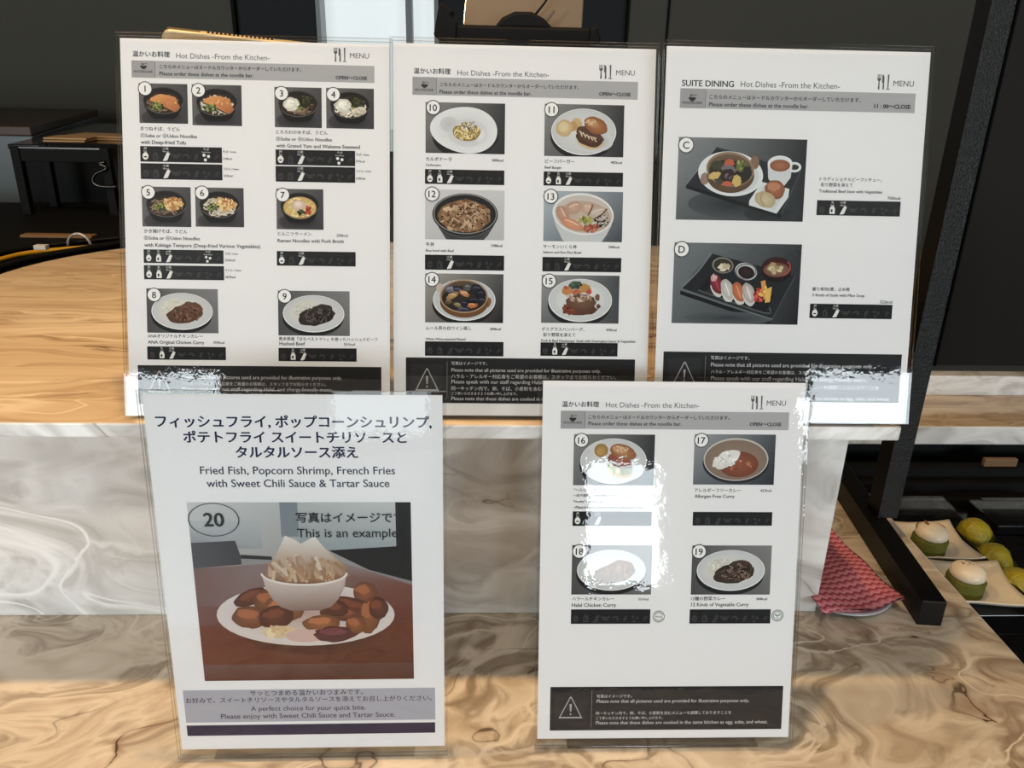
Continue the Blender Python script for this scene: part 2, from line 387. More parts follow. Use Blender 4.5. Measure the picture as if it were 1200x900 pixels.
W, H = 0.210, 0.297
class Page:
    def __init__(s, bx, by, zs, e, lean, yaw, label, yfoot):
        s.e = e; s.lean = math.radians(lean); s.yaw = math.radians(yaw)
        s.root = empty('menu_stand', (bx, by, zs), s.yaw)
        tag(s.root, label, 'menu')
        s.s, s.k = math.sin(s.lean), math.cos(s.lean)
        s.inv = Matrix.Rotation(-s.yaw, 3, 'Z')
        m, top, t0, t1 = 0.0024, 0.0035, 0.0018, 0.0038
        def pane(w0, w1, v0, v1):
            b = MB(); vs = []
            for w in (w0, w1):
                for (u, v) in ((-W/2-m, v0), (W/2+m, v0), (W/2+m, v1), (-W/2-m, v1)): vs.append(s.pt(u, v, w))
            b.add(vs, [(0, 3, 2, 1), (4, 5, 6, 7)], 0); b.add(vs, [(0, 1, 5, 4), (1, 2, 6, 5), (2, 3, 7, 6), (3, 0, 4, 7)], 1)
            b.m[0] = 2; return b
        lo = -(e-0.0026)/s.k
        pane(t0, t1, lo, H+top).build('front_pane', [CLEAR, EDGE, INNER], s.root)
        pane(-0.0026, -0.0006, lo, H+top-0.001).build('back_pane', [CLEAR, EDGE, INNER], s.root)
        f = MB(); f.box(-W/2+0.025, W/2-0.025, -0.002, yfoot, 0, 0.0024); f.m[:] = [2, 0, 1, 1, 1, 1]
        f.build('foot', [CLEAR, EDGE], s.root, 0.0005)
        b = MB(); vs = [s.pt(u, v, w) for w in (-0.0003, 0.0) for (u, v) in ((-W/2, 0), (W/2, 0), (W/2, H), (-W/2, H))]
        b.add(vs, [(0, 3, 2, 1), (4, 5, 6, 7), (0, 1, 5, 4), (1, 2, 6, 5), (2, 3, 7, 6), (3, 0, 4, 7)])
        s.sheet = b.build('menu_sheet', PAPER, s.root)
        s.org = Vector((bx, by, zs))
    def pt(s, u, v, w): return (u, v*s.s - w*s.k, s.e + v*s.k + w*s.s)
    def uv(s, px, py):
        o = s.inv @ (Vector((0, 0, CAM_Z)) - s.org); d = s.inv @ pix_ray(px, py)
        n = Vector((0, -s.k, s.s)); p0 = Vector((0, 0, s.e)); t = (p0-o).dot(n)/d.dot(n); h = o + d*t - p0
        return h.x, h.y*s.s + h.z*s.k
    def rect(s, x0, y0, x1, y1):
        xm, ym = (x0+x1)/2, (y0+y1)/2
        return (s.uv(x0, ym)[0], s.uv(x1, ym)[0], s.uv(xm, y1)[1], s.uv(xm, y0)[1])
    def mm(s, px, py): a = s.uv(px, py); b = s.uv(px+1, py); return b[0]-a[0]

class Pic(Ink):
    """one printed dish photograph; coordinates: x 0..1 across, y 0..h down (in widths)"""
    def __init__(s, page, x0, y0, x1, y1, seed=0):
        super().__init__(page); s.r = page.rect(x0, y0, x1, y1); s.w = s.r[1]-s.r[0]; s.h = (s.r[3]-s.r[2])/s.w
        s.R = random.Random(seed)
    def q(s, x, y): return (s.r[0]+min(max(x, 0), 1)*s.w, s.r[3]-min(max(y, 0), s.h)*s.w)
    def bg(s, a, b, c, d, n=8):
        pts = []; cols = []; fs = []
        A, B, Cc, D = map(lin, (a, b, c, d))
        for j in range(n+1):
            for i in range(n+1):
                x, y = i/n, j/n; pts.append(s.q(x, y*s.h))
                cols.append(tuple((A[k]*(1-x)+B[k]*x)*(1-y)+(Cc[k]*(1-x)+D[k]*x)*y for k in range(3)))
        for j in range(n):
            for i in range(n): fs.append((j*(n+1)+i, (j+1)*(n+1)+i, (j+1)*(n+1)+i+1, j*(n+1)+i+1))
        s.poly(pts, cols, fs)
    def e(s, cx, cy, rx, ry, c, c2=None, rot=0, n=36, egg=0, y0=-9, y1=9):
        a0 = math.radians(rot); pts = [s.q(cx, min(max(cy, y0), y1))]; cols = [lin(c)]
        for i in range(n):
            a = 2*math.pi*i/n; ex, ey = rx*math.cos(a)*(1+egg*math.cos(a)), ry*math.sin(a)*(1-egg*0.9*math.cos(a))
            pts.append(s.q(cx+ex*math.cos(a0)-ey*math.sin(a0), min(max(cy+ex*math.sin(a0)+ey*math.cos(a0), y0), y1))); cols.append(lin(c2 or c))
        s.poly(pts, cols, [(0, 1+(i+1) % n, 1+i) for i in range(n)])
    def soft(s, cx, cy, rx, ry, c, out, rot=0):   # blurred patch over a plain ground
        s.e(cx, cy, rx, ry, c, out, rot)
    def p(s, pts, c):
        cols = [lin(k) for k in c] if isinstance(c, list) else lin(c)
        s.poly([s.q(*a) for a in pts], cols)
    def blob(s, cx, cy, rx, ry, c, jag=0.12, n=22, rot=0, c2=None):
        a0 = math.radians(rot); pts = [s.q(cx, cy)]; cols = [lin(c)]
        for i in range(n):
            a = 2*math.pi*i/n; k = 1+s.R.uniform(-jag, jag); ex, ey = rx*k*math.cos(a), ry*k*math.sin(a)
            pts.append(s.q(cx+ex*math.cos(a0)-ey*math.sin(a0), cy+ex*math.sin(a0)+ey*math.cos(a0))); cols.append(lin(c2 or c))
        s.poly(pts, cols, [(0, 1+(i+1) % n, 1+i) for i in range(n)])
    def st(s, pts, w, c, dz=3e-6):
        P = spline([(a[0], a[1], 0) for a in pts], 5) if len(pts) > 2 else [Vector((a[0], a[1], 0)) for a in pts]
        vs = []
        for i, p in enumerate(P):
            t = P[min(i+1, len(P)-1)]-P[max(i-1, 0)]; nn = Vector((-t.y, t.x, 0)).normalized()*w/2
            vs += [s.q(p.x+nn.x, p.y+nn.y), s.q(p.x-nn.x, p.y-nn.y)]
        s.poly(vs, lin(c), [(2*i, 2*i+1, 2*i+3, 2*i+2) for i in range(len(P)-1)], dz)
    def ring(s, cx, cy, rx, ry, w, c, a0=0, a1=360, n=40):
        s.st2([(cx+rx*math.cos(math.radians(a0+(a1-a0)*i/n)), cy+ry*math.sin(math.radians(a0+(a1-a0)*i/n))) for i in range(n+1)], w, c)
    def st2(s, P, w, c):
        vs = []
        for i, p in enumerate(P):
            a, b = P[max(i-1, 0)], P[min(i+1, len(P)-1)]; t = Vector((b[0]-a[0], b[1]-a[1])); nn = Vector((-t.y, t.x)).normalized()*w/2
            vs += [s.q(p[0]+nn.x, p[1]+nn.y), s.q(p[0]-nn.x, p[1]-nn.y)]
        s.poly(vs, lin(c), [(2*i, 2*i+1, 2*i+3, 2*i+2) for i in range(len(P)-1)])
    def inside(s, cx, cy, rx, ry):
        a = s.R.uniform(0, 2*math.pi); k = math.sqrt(s.R.random()); return cx+rx*k*math.cos(a), cy+ry*k*math.sin(a)
    def jit(s, c, j=14): d = s.R.uniform(-j, j); return tuple(min(255, max(0, v+d)) for v in c)
    def noodles(s, cx, cy, rx, ry, n, w, cols, ln=0.25, j=16):
        for i in range(n):
            x, y = s.inside(cx, cy, rx*0.86, ry*0.86); a = s.R.uniform(-0.7, 0.7) if s.R.random() < 0.75 else s.R.uniform(0, 3); P = []
            l = s.R.uniform(0.5, 1)*ln; bend = s.R.uniform(-1, 1)
            for k in range(4):
                X, Y = x+(k/3-0.5)*l*math.cos(a)-bend*0.05*math.sin(a)*math.sin(k), y+(k/3-0.5)*l*math.sin(a)*0.7+bend*0.05*math.sin(k*1.3)
                d = math.hypot((X-cx)/rx, (Y-cy)/ry)
                if d > 0.97: X, Y = cx+(X-cx)/d*0.97, cy+(Y-cy)/d*0.97
                P.append((X, Y))
            s.st(P, w*s.R.uniform(0.7, 1.2), s.jit(s.R.choice(cols), j), 2e-6)
    def bits(s, cx, cy, rx, ry, n, sz, cols, jag=0.3, j=14, asp=0.7, nn=7):
        for i in range(n):
            x, y = s.inside(cx, cy, rx, ry); k = sz*s.R.uniform(0.6, 1.3)
            s.blob(x, y, k, k*asp, s.jit(s.R.choice(cols), j), jag, nn, s.R.uniform(0, 180)); s.z -= 2.2e-6
    def badge(s, px, py, rpx, string, bold=0.02, ring=True):
        u, v = s.pg.uv(px, py); r = rpx*s.pg.mm(px, py); n = 36; s.z += 1e-5
        cir = lambda k: [(u+k*math.cos(2*math.pi*i/n), v+k*math.sin(2*math.pi*i/n)) for i in range(n)]
        s.poly(cir(r*1.06), lin((70, 70, 74))); s.poly(cir(r*0.93), lin((240, 240, 240)), None, 8e-6)
        vs, fs, a, b = text_geo(string, bold, 3); k = r*1.32
        s.poly([(u+(p[0]-(a+b)/2)*k, v+(p[1]-0.36)*k) for p in vs], lin((24, 24, 26)), fs, 1e-5, 4)

# ---- dishes (drawn as the small printed photographs show them)
SOBA = [(150,122,98), (122,96,76), (170,142,116), (104,80,62)]
UDON = [(226,216,196), (206,194,172), (236,228,212), (186,172,150)]
SCAL = [(92,112,36), (128,140,48), (60,78,28), (150,158,70), (44,56,24)]
def noodle_bowl(P, kind, udon, warm=False):
    P.bg((104,102,102), (74,73,76), (92,90,92), (58,57,60))
    P.e(0.5, 0.70, 0.46, 0.20, (24,23,25), (66,65,68)); 
    P.p([(0.085,0.34),(0.11,0.48),(0.22,0.66),(0.30,0.72),(0.70,0.72),(0.79,0.66),(0.88,0.48),(0.915,0.34)], (20,19,20))
    P.e(0.5, 0.345, 0.418, 0.275, (30,29,31), (66,64,64)); P.e(0.5, 0.347, 0.402, 0.262, (16,15,16), (32,31,33))
    P.e(0.5, 0.385, 0.36, 0.215, (74,50,34) if not udon else (120,98,72), (50,34,24))
    P.noodles(0.5, 0.40, 0.345, 0.20, 60, 0.016 if not udon else 0.026, UDON if udon else SOBA)
    if kind == 'tofu':
        P.p([(0.21,0.355),(0.25,0.29),(0.44,0.215),(0.60,0.235),(0.76,0.28),(0.80,0.40),(0.845,0.49),(0.80,0.55),(0.73,0.585)], [(214,146,70),(222,150,74),(226,158,84),(216,142,66),(206,128,56),(196,116,50),(182,104,44),(176,98,42),(186,108,46)])
        P.st([(0.21,0.36),(0.46,0.46),(0.73,0.59)], 0.025, (70,44,26))
        P.bits(0.55, 0.36, 0.2, 0.08, 26, 0.02, [(232,166,92),(204,128,58),(190,112,48)])
        P.bits(0.37, 0.465, 0.13, 0.075, 46, 0.026, SCAL)
    elif kind == 'yam':
        P.blob(0.62, 0.29, 0.2, 0.12, (40,40,24), 0.2); P.bits(0.64, 0.28, 0.17, 0.10, 30, 0.03, [(30,34,20),(58,62,30),(74,74,40)])
        P.blob(0.36, 0.36, 0.17, 0.145, (232,230,214), 0.08, c2=(206,206,188)); P.blob(0.34, 0.33, 0.09, 0.07, (244,242,230), 0.15); P.bits(0.36, 0.37, 0.13, 0.1, 16, 0.03, [(236,234,220),(214,214,198),(246,244,236)])
        P.bits(0.55, 0.44, 0.06, 0.05, 12, 0.02, SCAL)
        if udon: P.noodles(0.68, 0.46, 0.16, 0.08, 14, 0.026, UDON)
    elif kind == 'kakiage':
        P.bits(0.64, 0.33, 0.19, 0.12, 60, 0.05, [(226,186,110),(206,152,76),(238,204,138),(186,124,56),(232,196,124)], 0.35)
        P.bits(0.66, 0.30, 0.14, 0.08, 24, 0.02, [(196,92,48),(244,214,150),(170,104,44)])
        P.bits(0.36, 0.41, 0.12, 0.085, 46, 0.027, SCAL)
    elif kind == 'ramen':
        P.e(0.5, 0.40, 0.35, 0.235, (226,196,122), (206,166,84)); P.noodles(0.5, 0.40, 0.335, 0.215, 70, 0.017, [(236,206,122),(216,180,90),(246,226,160),(196,154,70)])
        P.blob(0.47, 0.35, 0.16, 0.115, (228,206,190), 0.1, c2=(206,174,154)); P.e(0.46, 0.32, 0.09, 0.06, (240,224,212), (226,200,184))
        P.bits(0.68, 0.45, 0.06, 0.085, 22, 0.03, [(186,46,34),(206,72,48),(150,34,28)]); P.bits(0.52, 0.50, 0.075, 0.06, 24, 0.025, [(50,72,26),(84,104,40),(30,44,20)])
    P.ring(0.5, 0.345, 0.412, 0.27, 0.011, (112,108,104), 10, 150)

def plate(P, cx, cy, rx, ry, c=(216,219,220), c2=(196,199,201), rim=(232,234,234), shadow=(34,34,37), egg=0, rot=0):
    P.e(cx-0.01, cy+0.055, rx*1.0, ry*1.0, shadow, shadow, rot, egg=egg)
    P.e(cx, cy, rx, ry, c2, rim, rot, egg=egg); P.e(cx, cy-0.004, rx*0.975, ry*0.965, c, c2, rot, egg=egg)

def curry(P, rice, sauce, bowl=False, dark=False):
    P.bg((84,84,86), (128,128,128), (74,74,76), (104,104,106))
    if bowl:
        P.bg((150,154,158), (74,80,88), (100,108,116), (42,46,52))
        P.e(0.52, 0.35, 0.41, 0.26, (40,44,50)); P.e(0.52, 0.31, 0.40, 0.265, (150,142,132), (196,190,182)); P.e(0.52, 0.315, 0.385, 0.248, (150,124,104), (132,112,98))
        P.e(0.555, 0.37, 0.245, 0.16, (150,82,52), (122,64,42)); P.bits(0.60, 0.38, 0.16, 0.09, 14, 0.018, [(176,108,70),(190,130,92),(120,62,40)])
        P.blob(0.42, 0.29, 0.17, 0.085, (226,226,220), 0.14, rot=-28); P.blob(0.33, 0.36, 0.10, 0.07, (218,218,212), 0.15); P.bits(0.40, 0.31, 0.13, 0.085, 60, 0.022, [(236,236,230),(206,206,198),(246,246,242)], asp=0.5)
        return
    plate(P, 0.495, 0.32, 0.43, 0.262); P.e(0.49, 0.32, 0.33, 0.19, (222,221,216), (206,206,202))
    P.blob(0.34, 0.27, 0.15, 0.115, rice, 0.1, rot=-20); P.bits(0.36, 0.26, 0.15, 0.10, 80, 0.016, [rice, (236,234,222), (196,192,172), (224,220,204)], asp=0.5)
    P.blob(0.53, 0.36, 0.26, 0.125, sauce, 0.07, rot=-10, c2=tuple(v*0.85 for v in sauce)); P.blob(0.62, 0.28, 0.155, 0.095, sauce, 0.1)
    P.bits(0.56, 0.35, 0.2, 0.11, 60, 0.026, [tuple(v*0.7 for v in sauce), tuple(min(255, v*1.25+10) for v in sauce), sauce], asp=0.5)
    if dark: P.noodles(0.56, 0.34, 0.22, 0.115, 50, 0.012, [tuple(min(255, v*1.6+16) for v in sauce), tuple(v*0.55 for v in sauce)], 0.09)

def burger(P, healthy=False):
    P.bg((136,136,136), (56,57,60), (104,104,106), (48,49,52))
    plate(P, 0.495, 0.335, 0.41, 0.285)
    P.soft(0.62, 0.45, 0.25, 0.13, (150,150,150), (208,210,211))
    if not healthy:
        P.blob(0.40, 0.24, 0.07, 0.075, (204,168,112), 0.12, rot=20); P.blob(0.36, 0.27, 0.06, 0.06, (190,146,88), 0.1)
        P.blob(0.25, 0.295, 0.105, 0.105, (214,190,140), 0.05, c2=(196,164,108)); P.e(0.24, 0.28, 0.07, 0.065, (224,204,158), (214,190,142))
        P.blob(0.575, 0.44, 0.17, 0.095, (216,176,112), 0.04, rot=14); P.blob(0.575, 0.41, 0.175, 0.105, (78,50,36), 0.06, rot=14)
        P.blob(0.56, 0.36, 0.16, 0.10, (92,60,44), 0.08, rot=18)
        for k in range(5): P.st([(0.44+k*0.045,0.32+k*0.022),(0.46+k*0.045,0.35+k*0.02),(0.475+k*0.045,0.39+k*0.016)], 0.014, (214,196,164))
        P.st([(0.44,0.32),(0.52,0.375),(0.66,0.41)], 0.012, (206,184,150))
        P.blob(0.645, 0.255, 0.155, 0.10, (176,116,64), 0.04, rot=24, c2=(140,84,44)); P.e(0.60, 0.225, 0.09, 0.05, (200,150,96), (180,122,70), 20)
        P.bits(0.58, 0.215, 0.07, 0.04, 26, 0.007, [(232,208,164)])
    else:
        P.p([(0.16,0.17),(0.34,0.08),(0.44,0.20),(0.32,0.30)], (206,207,208)); P.e(0.34, 0.20, 0.085, 0.085, (182,150,74), (150,116,50)); P.e(0.33, 0.215, 0.05, 0.05, (196,150,66), (182,140,66))
        P.st([(0.32,0.30),(0.45,0.235)], 0.012, (226,180,176))
        P.blob(0.57, 0.46, 0.16, 0.08, (206,166,120), 0.05, rot=14); P.blob(0.56, 0.41, 0.165, 0.09, (122,134,62), 0.14, rot=16); P.bits(0.52, 0.42, 0.12, 0.06, 24, 0.03, [(150,158,84),(206,206,140),(88,104,44)])
        P.blob(0.575, 0.34, 0.16, 0.085, (112,74,48), 0.08, rot=18); P.blob(0.58, 0.31, 0.155, 0.06, (150,74,54), 0.06, rot=20)
        P.blob(0.61, 0.22, 0.165, 0.095, (182,124,80), 0.04, rot=18, c2=(146,90,54)); P.e(0.57, 0.19, 0.10, 0.05, (204,156,106), (186,132,86), 16); P.bits(0.58, 0.18, 0.09, 0.045, 40, 0.007, [(236,214,170)])

def carbonara(P):
    P.bg((134,134,132), (62,63,63), (88,88,88), (42,43,44))
    P.e(0.48, 0.40, 0.42, 0.275, (32,32,33), egg=0.05); P.e(0.505, 0.335, 0.425, 0.285, (200,203,205), (226,229,231), 4, egg=-0.06)
    P.e(0.53, 0.37, 0.25, 0.17, (196,196,204), (208,211,214)); P.e(0.70, 0.40, 0.07, 0.10, (228,230,232), (208,211,214), 20); P.e(0.30, 0.27, 0.12, 0.10, (190,194,196), (204,207,209))
    P.blob(0.52, 0.355, 0.175, 0.115, (176,146,66), 0.05, c2=(150,118,48)); P.noodles(0.52, 0.35, 0.17, 0.11, 70, 0.012, [(222,200,128),(186,154,70),(150,116,46),(236,222,164)], 0.12)
    P.bits(0.52, 0.28, 0.12, 0.05, 60, 0.011, [(226,218,206),(196,184,168),(240,236,228)]); P.bits(0.53, 0.28, 0.11, 0.06, 26, 0.009, [(62,52,44),(90,74,60)])

def beef_bowl(P):
    P.bg((206,206,206), (202,203,204), (190,191,193), (182,184,187))
    P.p([(0.10,0.30),(0.14,0.42),(0.24,0.58),(0.28,0.63),(0.74,0.63),(0.79,0.57),(0.88,0.42),(0.91,0.30)], (58,60,62))
    for k in range(3): P.ring(0.505, 0.36+0.06*k, 0.36-0.035*k, 0.235, 0.006, (96,98,100), 20, 160)
    P.e(0.505, 0.305, 0.415, 0.262, (40,40,41), (22,22,23)); P.ring(0.505, 0.30, 0.395, 0.245, 0.012, (142,142,140))
    P.e(0.505, 0.30, 0.385, 0.238, (44,38,35), (34,34,35)); P.blob(0.50, 0.325, 0.335, 0.20, (132,96,62), 0.04)
    B = [(170,128,86),(134,94,58),(196,160,118),(110,72,44),(206,176,134),(150,106,72)]
    P.bits(0.50, 0.325, 0.31, 0.18, 110, 0.04, B, 0.4); P.noodles(0.5, 0.325, 0.32, 0.185, 110, 0.02, B, 0.13, 20); P.bits(0.5, 0.33, 0.3, 0.17, 40, 0.014, [(72,46,28),(60,38,24)])

def salmon_bowl(P):
    P.bg((176,186,194), (116,124,132), (130,142,152), (64,70,78))
    P.p([(0.115,0.27),(0.15,0.42),(0.24,0.60),(0.27,0.655),(0.74,0.655),(0.80,0.54),(0.86,0.42),(0.885,0.30)], [(196,200,202)]*8)
    P.e(0.50, 0.28, 0.39, 0.258, (206,206,204), (226,227,226), 6); P.e(0.505, 0.285, 0.365, 0.235, (206,190,178), (196,188,180), 6)
    P.e(0.52, 0.31, 0.33, 0.19, (196,178,160), (184,160,140), 6); P.bits(0.62, 0.36, 0.2, 0.11, 80, 0.013, [(222,214,200),(206,196,182),(176,164,148)])
    for (x, y, a, b, rot, c) in ((0.24,0.28,0.105,0.075,60,(200,152,124)),(0.38,0.20,0.10,0.08,-20,(206,164,140)),(0.56,0.21,0.085,0.075,10,(214,176,152)),(0.36,0.41,0.16,0.06,22,(222,150,106)),(0.68,0.26,0.13,0.065,-18,(206,190,178))):
        P.blob(x, y, a, b, c, 0.05, rot=rot, c2=tuple(v*0.88 for v in c)); P.st([(x-a*0.6*math.cos(math.radians(rot)), y-a*0.6*math.sin(math.radians(rot))-0.02),(x,y-0.03),(x+a*0.6*math.cos(math.radians(rot)), y+a*0.6*math.sin(math.radians(rot))-0.02)], 0.012, (232,200,178))
    P.st([(0.62,0.16),(0.60,0.22),(0.56,0.30)], 0.02, (120,84,60)); P.st([(0.80,0.21),(0.74,0.28),(0.63,0.35)], 0.02, (110,74,52))
    P.bits(0.74, 0.36, 0.09, 0.07, 30, 0.016, [(44,36,34),(24,22,22),(206,200,190)]); P.bits(0.60, 0.455, 0.10, 0.045, 44, 0.02, [(176,84,52),(200,106,70),(140,54,36)]); P.bits(0.53, 0.36, 0.075, 0.05, 36, 0.022, [(150,150,52),(110,118,40),(186,180,84)])

def mussels(P):
    P.bg((160,156,150), (78,80,82), (112,108,104), (24,25,28))
    plate(P, 0.50, 0.335, 0.40, 0.265, (206,209,212), (190,194,198))
    P.blob(0.19, 0.185, 0.05, 0.06, (196,178,166), 0.05); P.blob(0.79, 0.36, 0.055, 0.07, (140,92,50), 0.06, rot=20)
    P.e(0.50, 0.36, 0.31, 0.20, (136,90,44), (110,70,36)); P.e(0.495, 0.285, 0.31, 0.215, (150,132,112), (168,150,128)); P.e(0.495, 0.29, 0.29, 0.20, (60,46,34), (96,74,52))
    P.e(0.495, 0.32, 0.275, 0.165, (52,46,38), (40,34,28))
    for (x, y, a, b, rot, c) in ((0.33,0.20,0.09,0.05,8,(120,114,132)),(0.42,0.21,0.08,0.04,40,(62,58,80)),(0.54,0.17,0.05,0.06,60,(96,96,96)),(0.66,0.19,0.08,0.06,30,(48,46,62)),(0.71,0.25,0.06,0.07,80,(38,36,50)),(0.35,0.28,0.09,0.035,-28,(196,150,84)),(0.50,0.25,0.07,0.035,28,(216,150,96)),(0.60,0.40,0.075,0.04,-8,(206,120,52)),(0.49,0.46,0.11,0.03,-8,(58,58,82)),(0.63,0.34,0.09,0.035,-6,(34,32,42)),(0.42,0.40,0.07,0.03,20,(140,120,84)),(0.50,0.38,0.05,0.05,20,(40,36,60)),(0.73,0.34,0.06,0.05,60,(44,42,58)),(0.30,0.36,0.05,0.03,0,(110,86,58))):
        P.blob(x, y, a, b, c, 0.1, rot=rot, c2=tuple(v*0.75 for v in c)); P.st([(x-a*0.6,y-0.01),(x,y-0.02),(x+a*0.5,y-0.005)], 0.008, tuple(min(255, v+60) for v in c))
    P.ring(0.495, 0.285, 0.30, 0.207, 0.014, (176,146,108)); 

def hamburg(P):
    P.bg((150,152,154), (72,76,80), (104,106,110), (70,73,77))
    plate(P, 0.50, 0.32, 0.41, 0.275, (212,215,215), (198,202,203)); P.e(0.50, 0.32, 0.31, 0.20, (220,222,221), (208,211,212))
    P.blob(0.50, 0.435, 0.22, 0.075, (104,66,48), 0.08, c2=(92,56,40)); P.bits(0.36, 0.43, 0.08, 0.06, 30, 0.025, [(140,64,34),(112,48,28)])
    P.blob(0.44, 0.13, 0.09, 0.05, (62,84,66), 0.14); P.blob(0.56, 0.165, 0.07, 0.06, (186,134,54), 0.12); P.blob(0.33, 0.20, 0.07, 0.055, (196,128,62), 0.1); P.blob(0.31,0.16,0.03,0.025,(176,84,48),0.1); P.blob(0.45, 0.215, 0.06, 0.04, (190,96,66), 0.1); P.blob(0.61, 0.21, 0.035, 0.035, (190,70,54), 0.08)
    P.bits(0.44, 0.125, 0.07, 0.035, 16, 0.02, [(84,108,84),(48,66,52)])
    P.blob(0.51, 0.34, 0.19, 0.105, (122,88,66), 0.06, c2=(98,66,50)); P.bits(0.48, 0.28, 0.15, 0.05, 30, 0.03, [(186,160,136),(150,116,90),(206,184,160)], asp=0.5)
    P.blob(0.72, 0.28, 0.03, 0.045, (120,82,60), 0.15); P.blob(0.735, 0.395, 0.03, 0.03, (110,72,54), 0.2)

def stew_tray(P):
    P.bg((134,140,142), (42,45,48), (90,97,100), (36,39,43)); P.e(0.45, 0.50, 0.36, 0.11, (38,42,46), (74,80,84)); P.e(0.75, 0.56, 0.22, 0.08, (32,35,40), (50,54,58))
    P.p([(0.07,0.36),(0.29,0.07),(0.96,0.24),(0.83,0.57)], (42,45,50)); P.st([(0.07,0.355),(0.29,0.07)], 0.012, (120,124,128)); P.st([(0.29,0.07),(0.96,0.24)], 0.008, (70,74,78)); P.p([(0.07,0.36),(0.83,0.57),(0.825,0.60),(0.07,0.385)], (24,26,30)); P.st([(0.96,0.24),(0.83,0.57)], 0.008, (72,76,80))
    P.e(0.415, 0.27, 0.255, 0.168, (206,211,213), (222,226,228), 6); P.e(0.43, 0.28, 0.21, 0.135, (190,196,198), (206,211,213), 6)
    P.blob(0.215, 0.31, 0.035, 0.045, (150,126,112), 0.05); P.blob(0.60, 0.18, 0.035, 0.05, (136,104,80), 0.05)
    P.e(0.415, 0.285, 0.185, 0.13, (110,84,60), (92,70,50)); P.e(0.41, 0.235, 0.188, 0.13, (140,112,86), (150,122,96), 6); P.e(0.41, 0.24, 0.175, 0.118, (92,72,54), (112,90,68), 6); P.e(0.41, 0.26, 0.165, 0.095, (40,36,34), (54,46,40), 6)
    for (x, y, a, b, rot, c) in ((0.31,0.21,0.05,0.035,0,(62,68,48)),(0.40,0.19,0.038,0.032,0,(196,88,52)),(0.40,0.235,0.06,0.03,10,(120,108,110)),(0.50,0.215,0.045,0.04,0,(110,116,58)),(0.29,0.285,0.05,0.027,-20,(206,176,92)),(0.40,0.28,0.06,0.045,20,(54,40,40)),(0.465,0.32,0.035,0.045,0,(206,176,92)),(0.39,0.345,0.045,0.02,0,(196,92,58)),(0.54,0.26,0.04,0.05,0,(44,42,40)),(0.33,0.33,0.03,0.02,0,(74,70,56))):
        P.blob(x, y, a, b, c, 0.12, rot=rot)
    P.bits(0.50, 0.205, 0.045, 0.035, 16, 0.012, [(150,154,72),(84,92,48)]); P.bits(0.41, 0.29, 0.04, 0.03, 8, 0.012, [(110,96,96),(84,66,64)])
    P.p([(0.70,0.19),(0.71,0.30),(0.76,0.355),(0.84,0.35),(0.885,0.29),(0.895,0.18)], (206,210,212)); P.e(0.797, 0.185, 0.097, 0.06, (196,200,202), (228,231,233)); P.e(0.797, 0.20, 0.08, 0.045, (176,110,72), (140,80,50)); P.ring(0.91, 0.21, 0.045, 0.03, 0.018, (222,226,228), -120, 130)
    P.p([(0.57,0.47),(0.66,0.325),(0.88,0.375),(0.875,0.44),(0.79,0.565),(0.57,0.505)], (214,219,221)); P.p([(0.60,0.475),(0.68,0.35),(0.85,0.39),(0.775,0.54)], (200,206,208))
    P.blob(0.765, 0.385, 0.08, 0.075, (170,104,66), 0.05, c2=(140,82,50)); P.blob(0.755, 0.36, 0.05, 0.035, (190,126,86), 0.12); P.blob(0.695, 0.46, 0.085, 0.06, (206,190,150), 0.04, rot=20, c2=(180,160,118)); P.st([(0.67,0.41),(0.66,0.46),(0.69,0.51)], 0.008, (160,138,98))

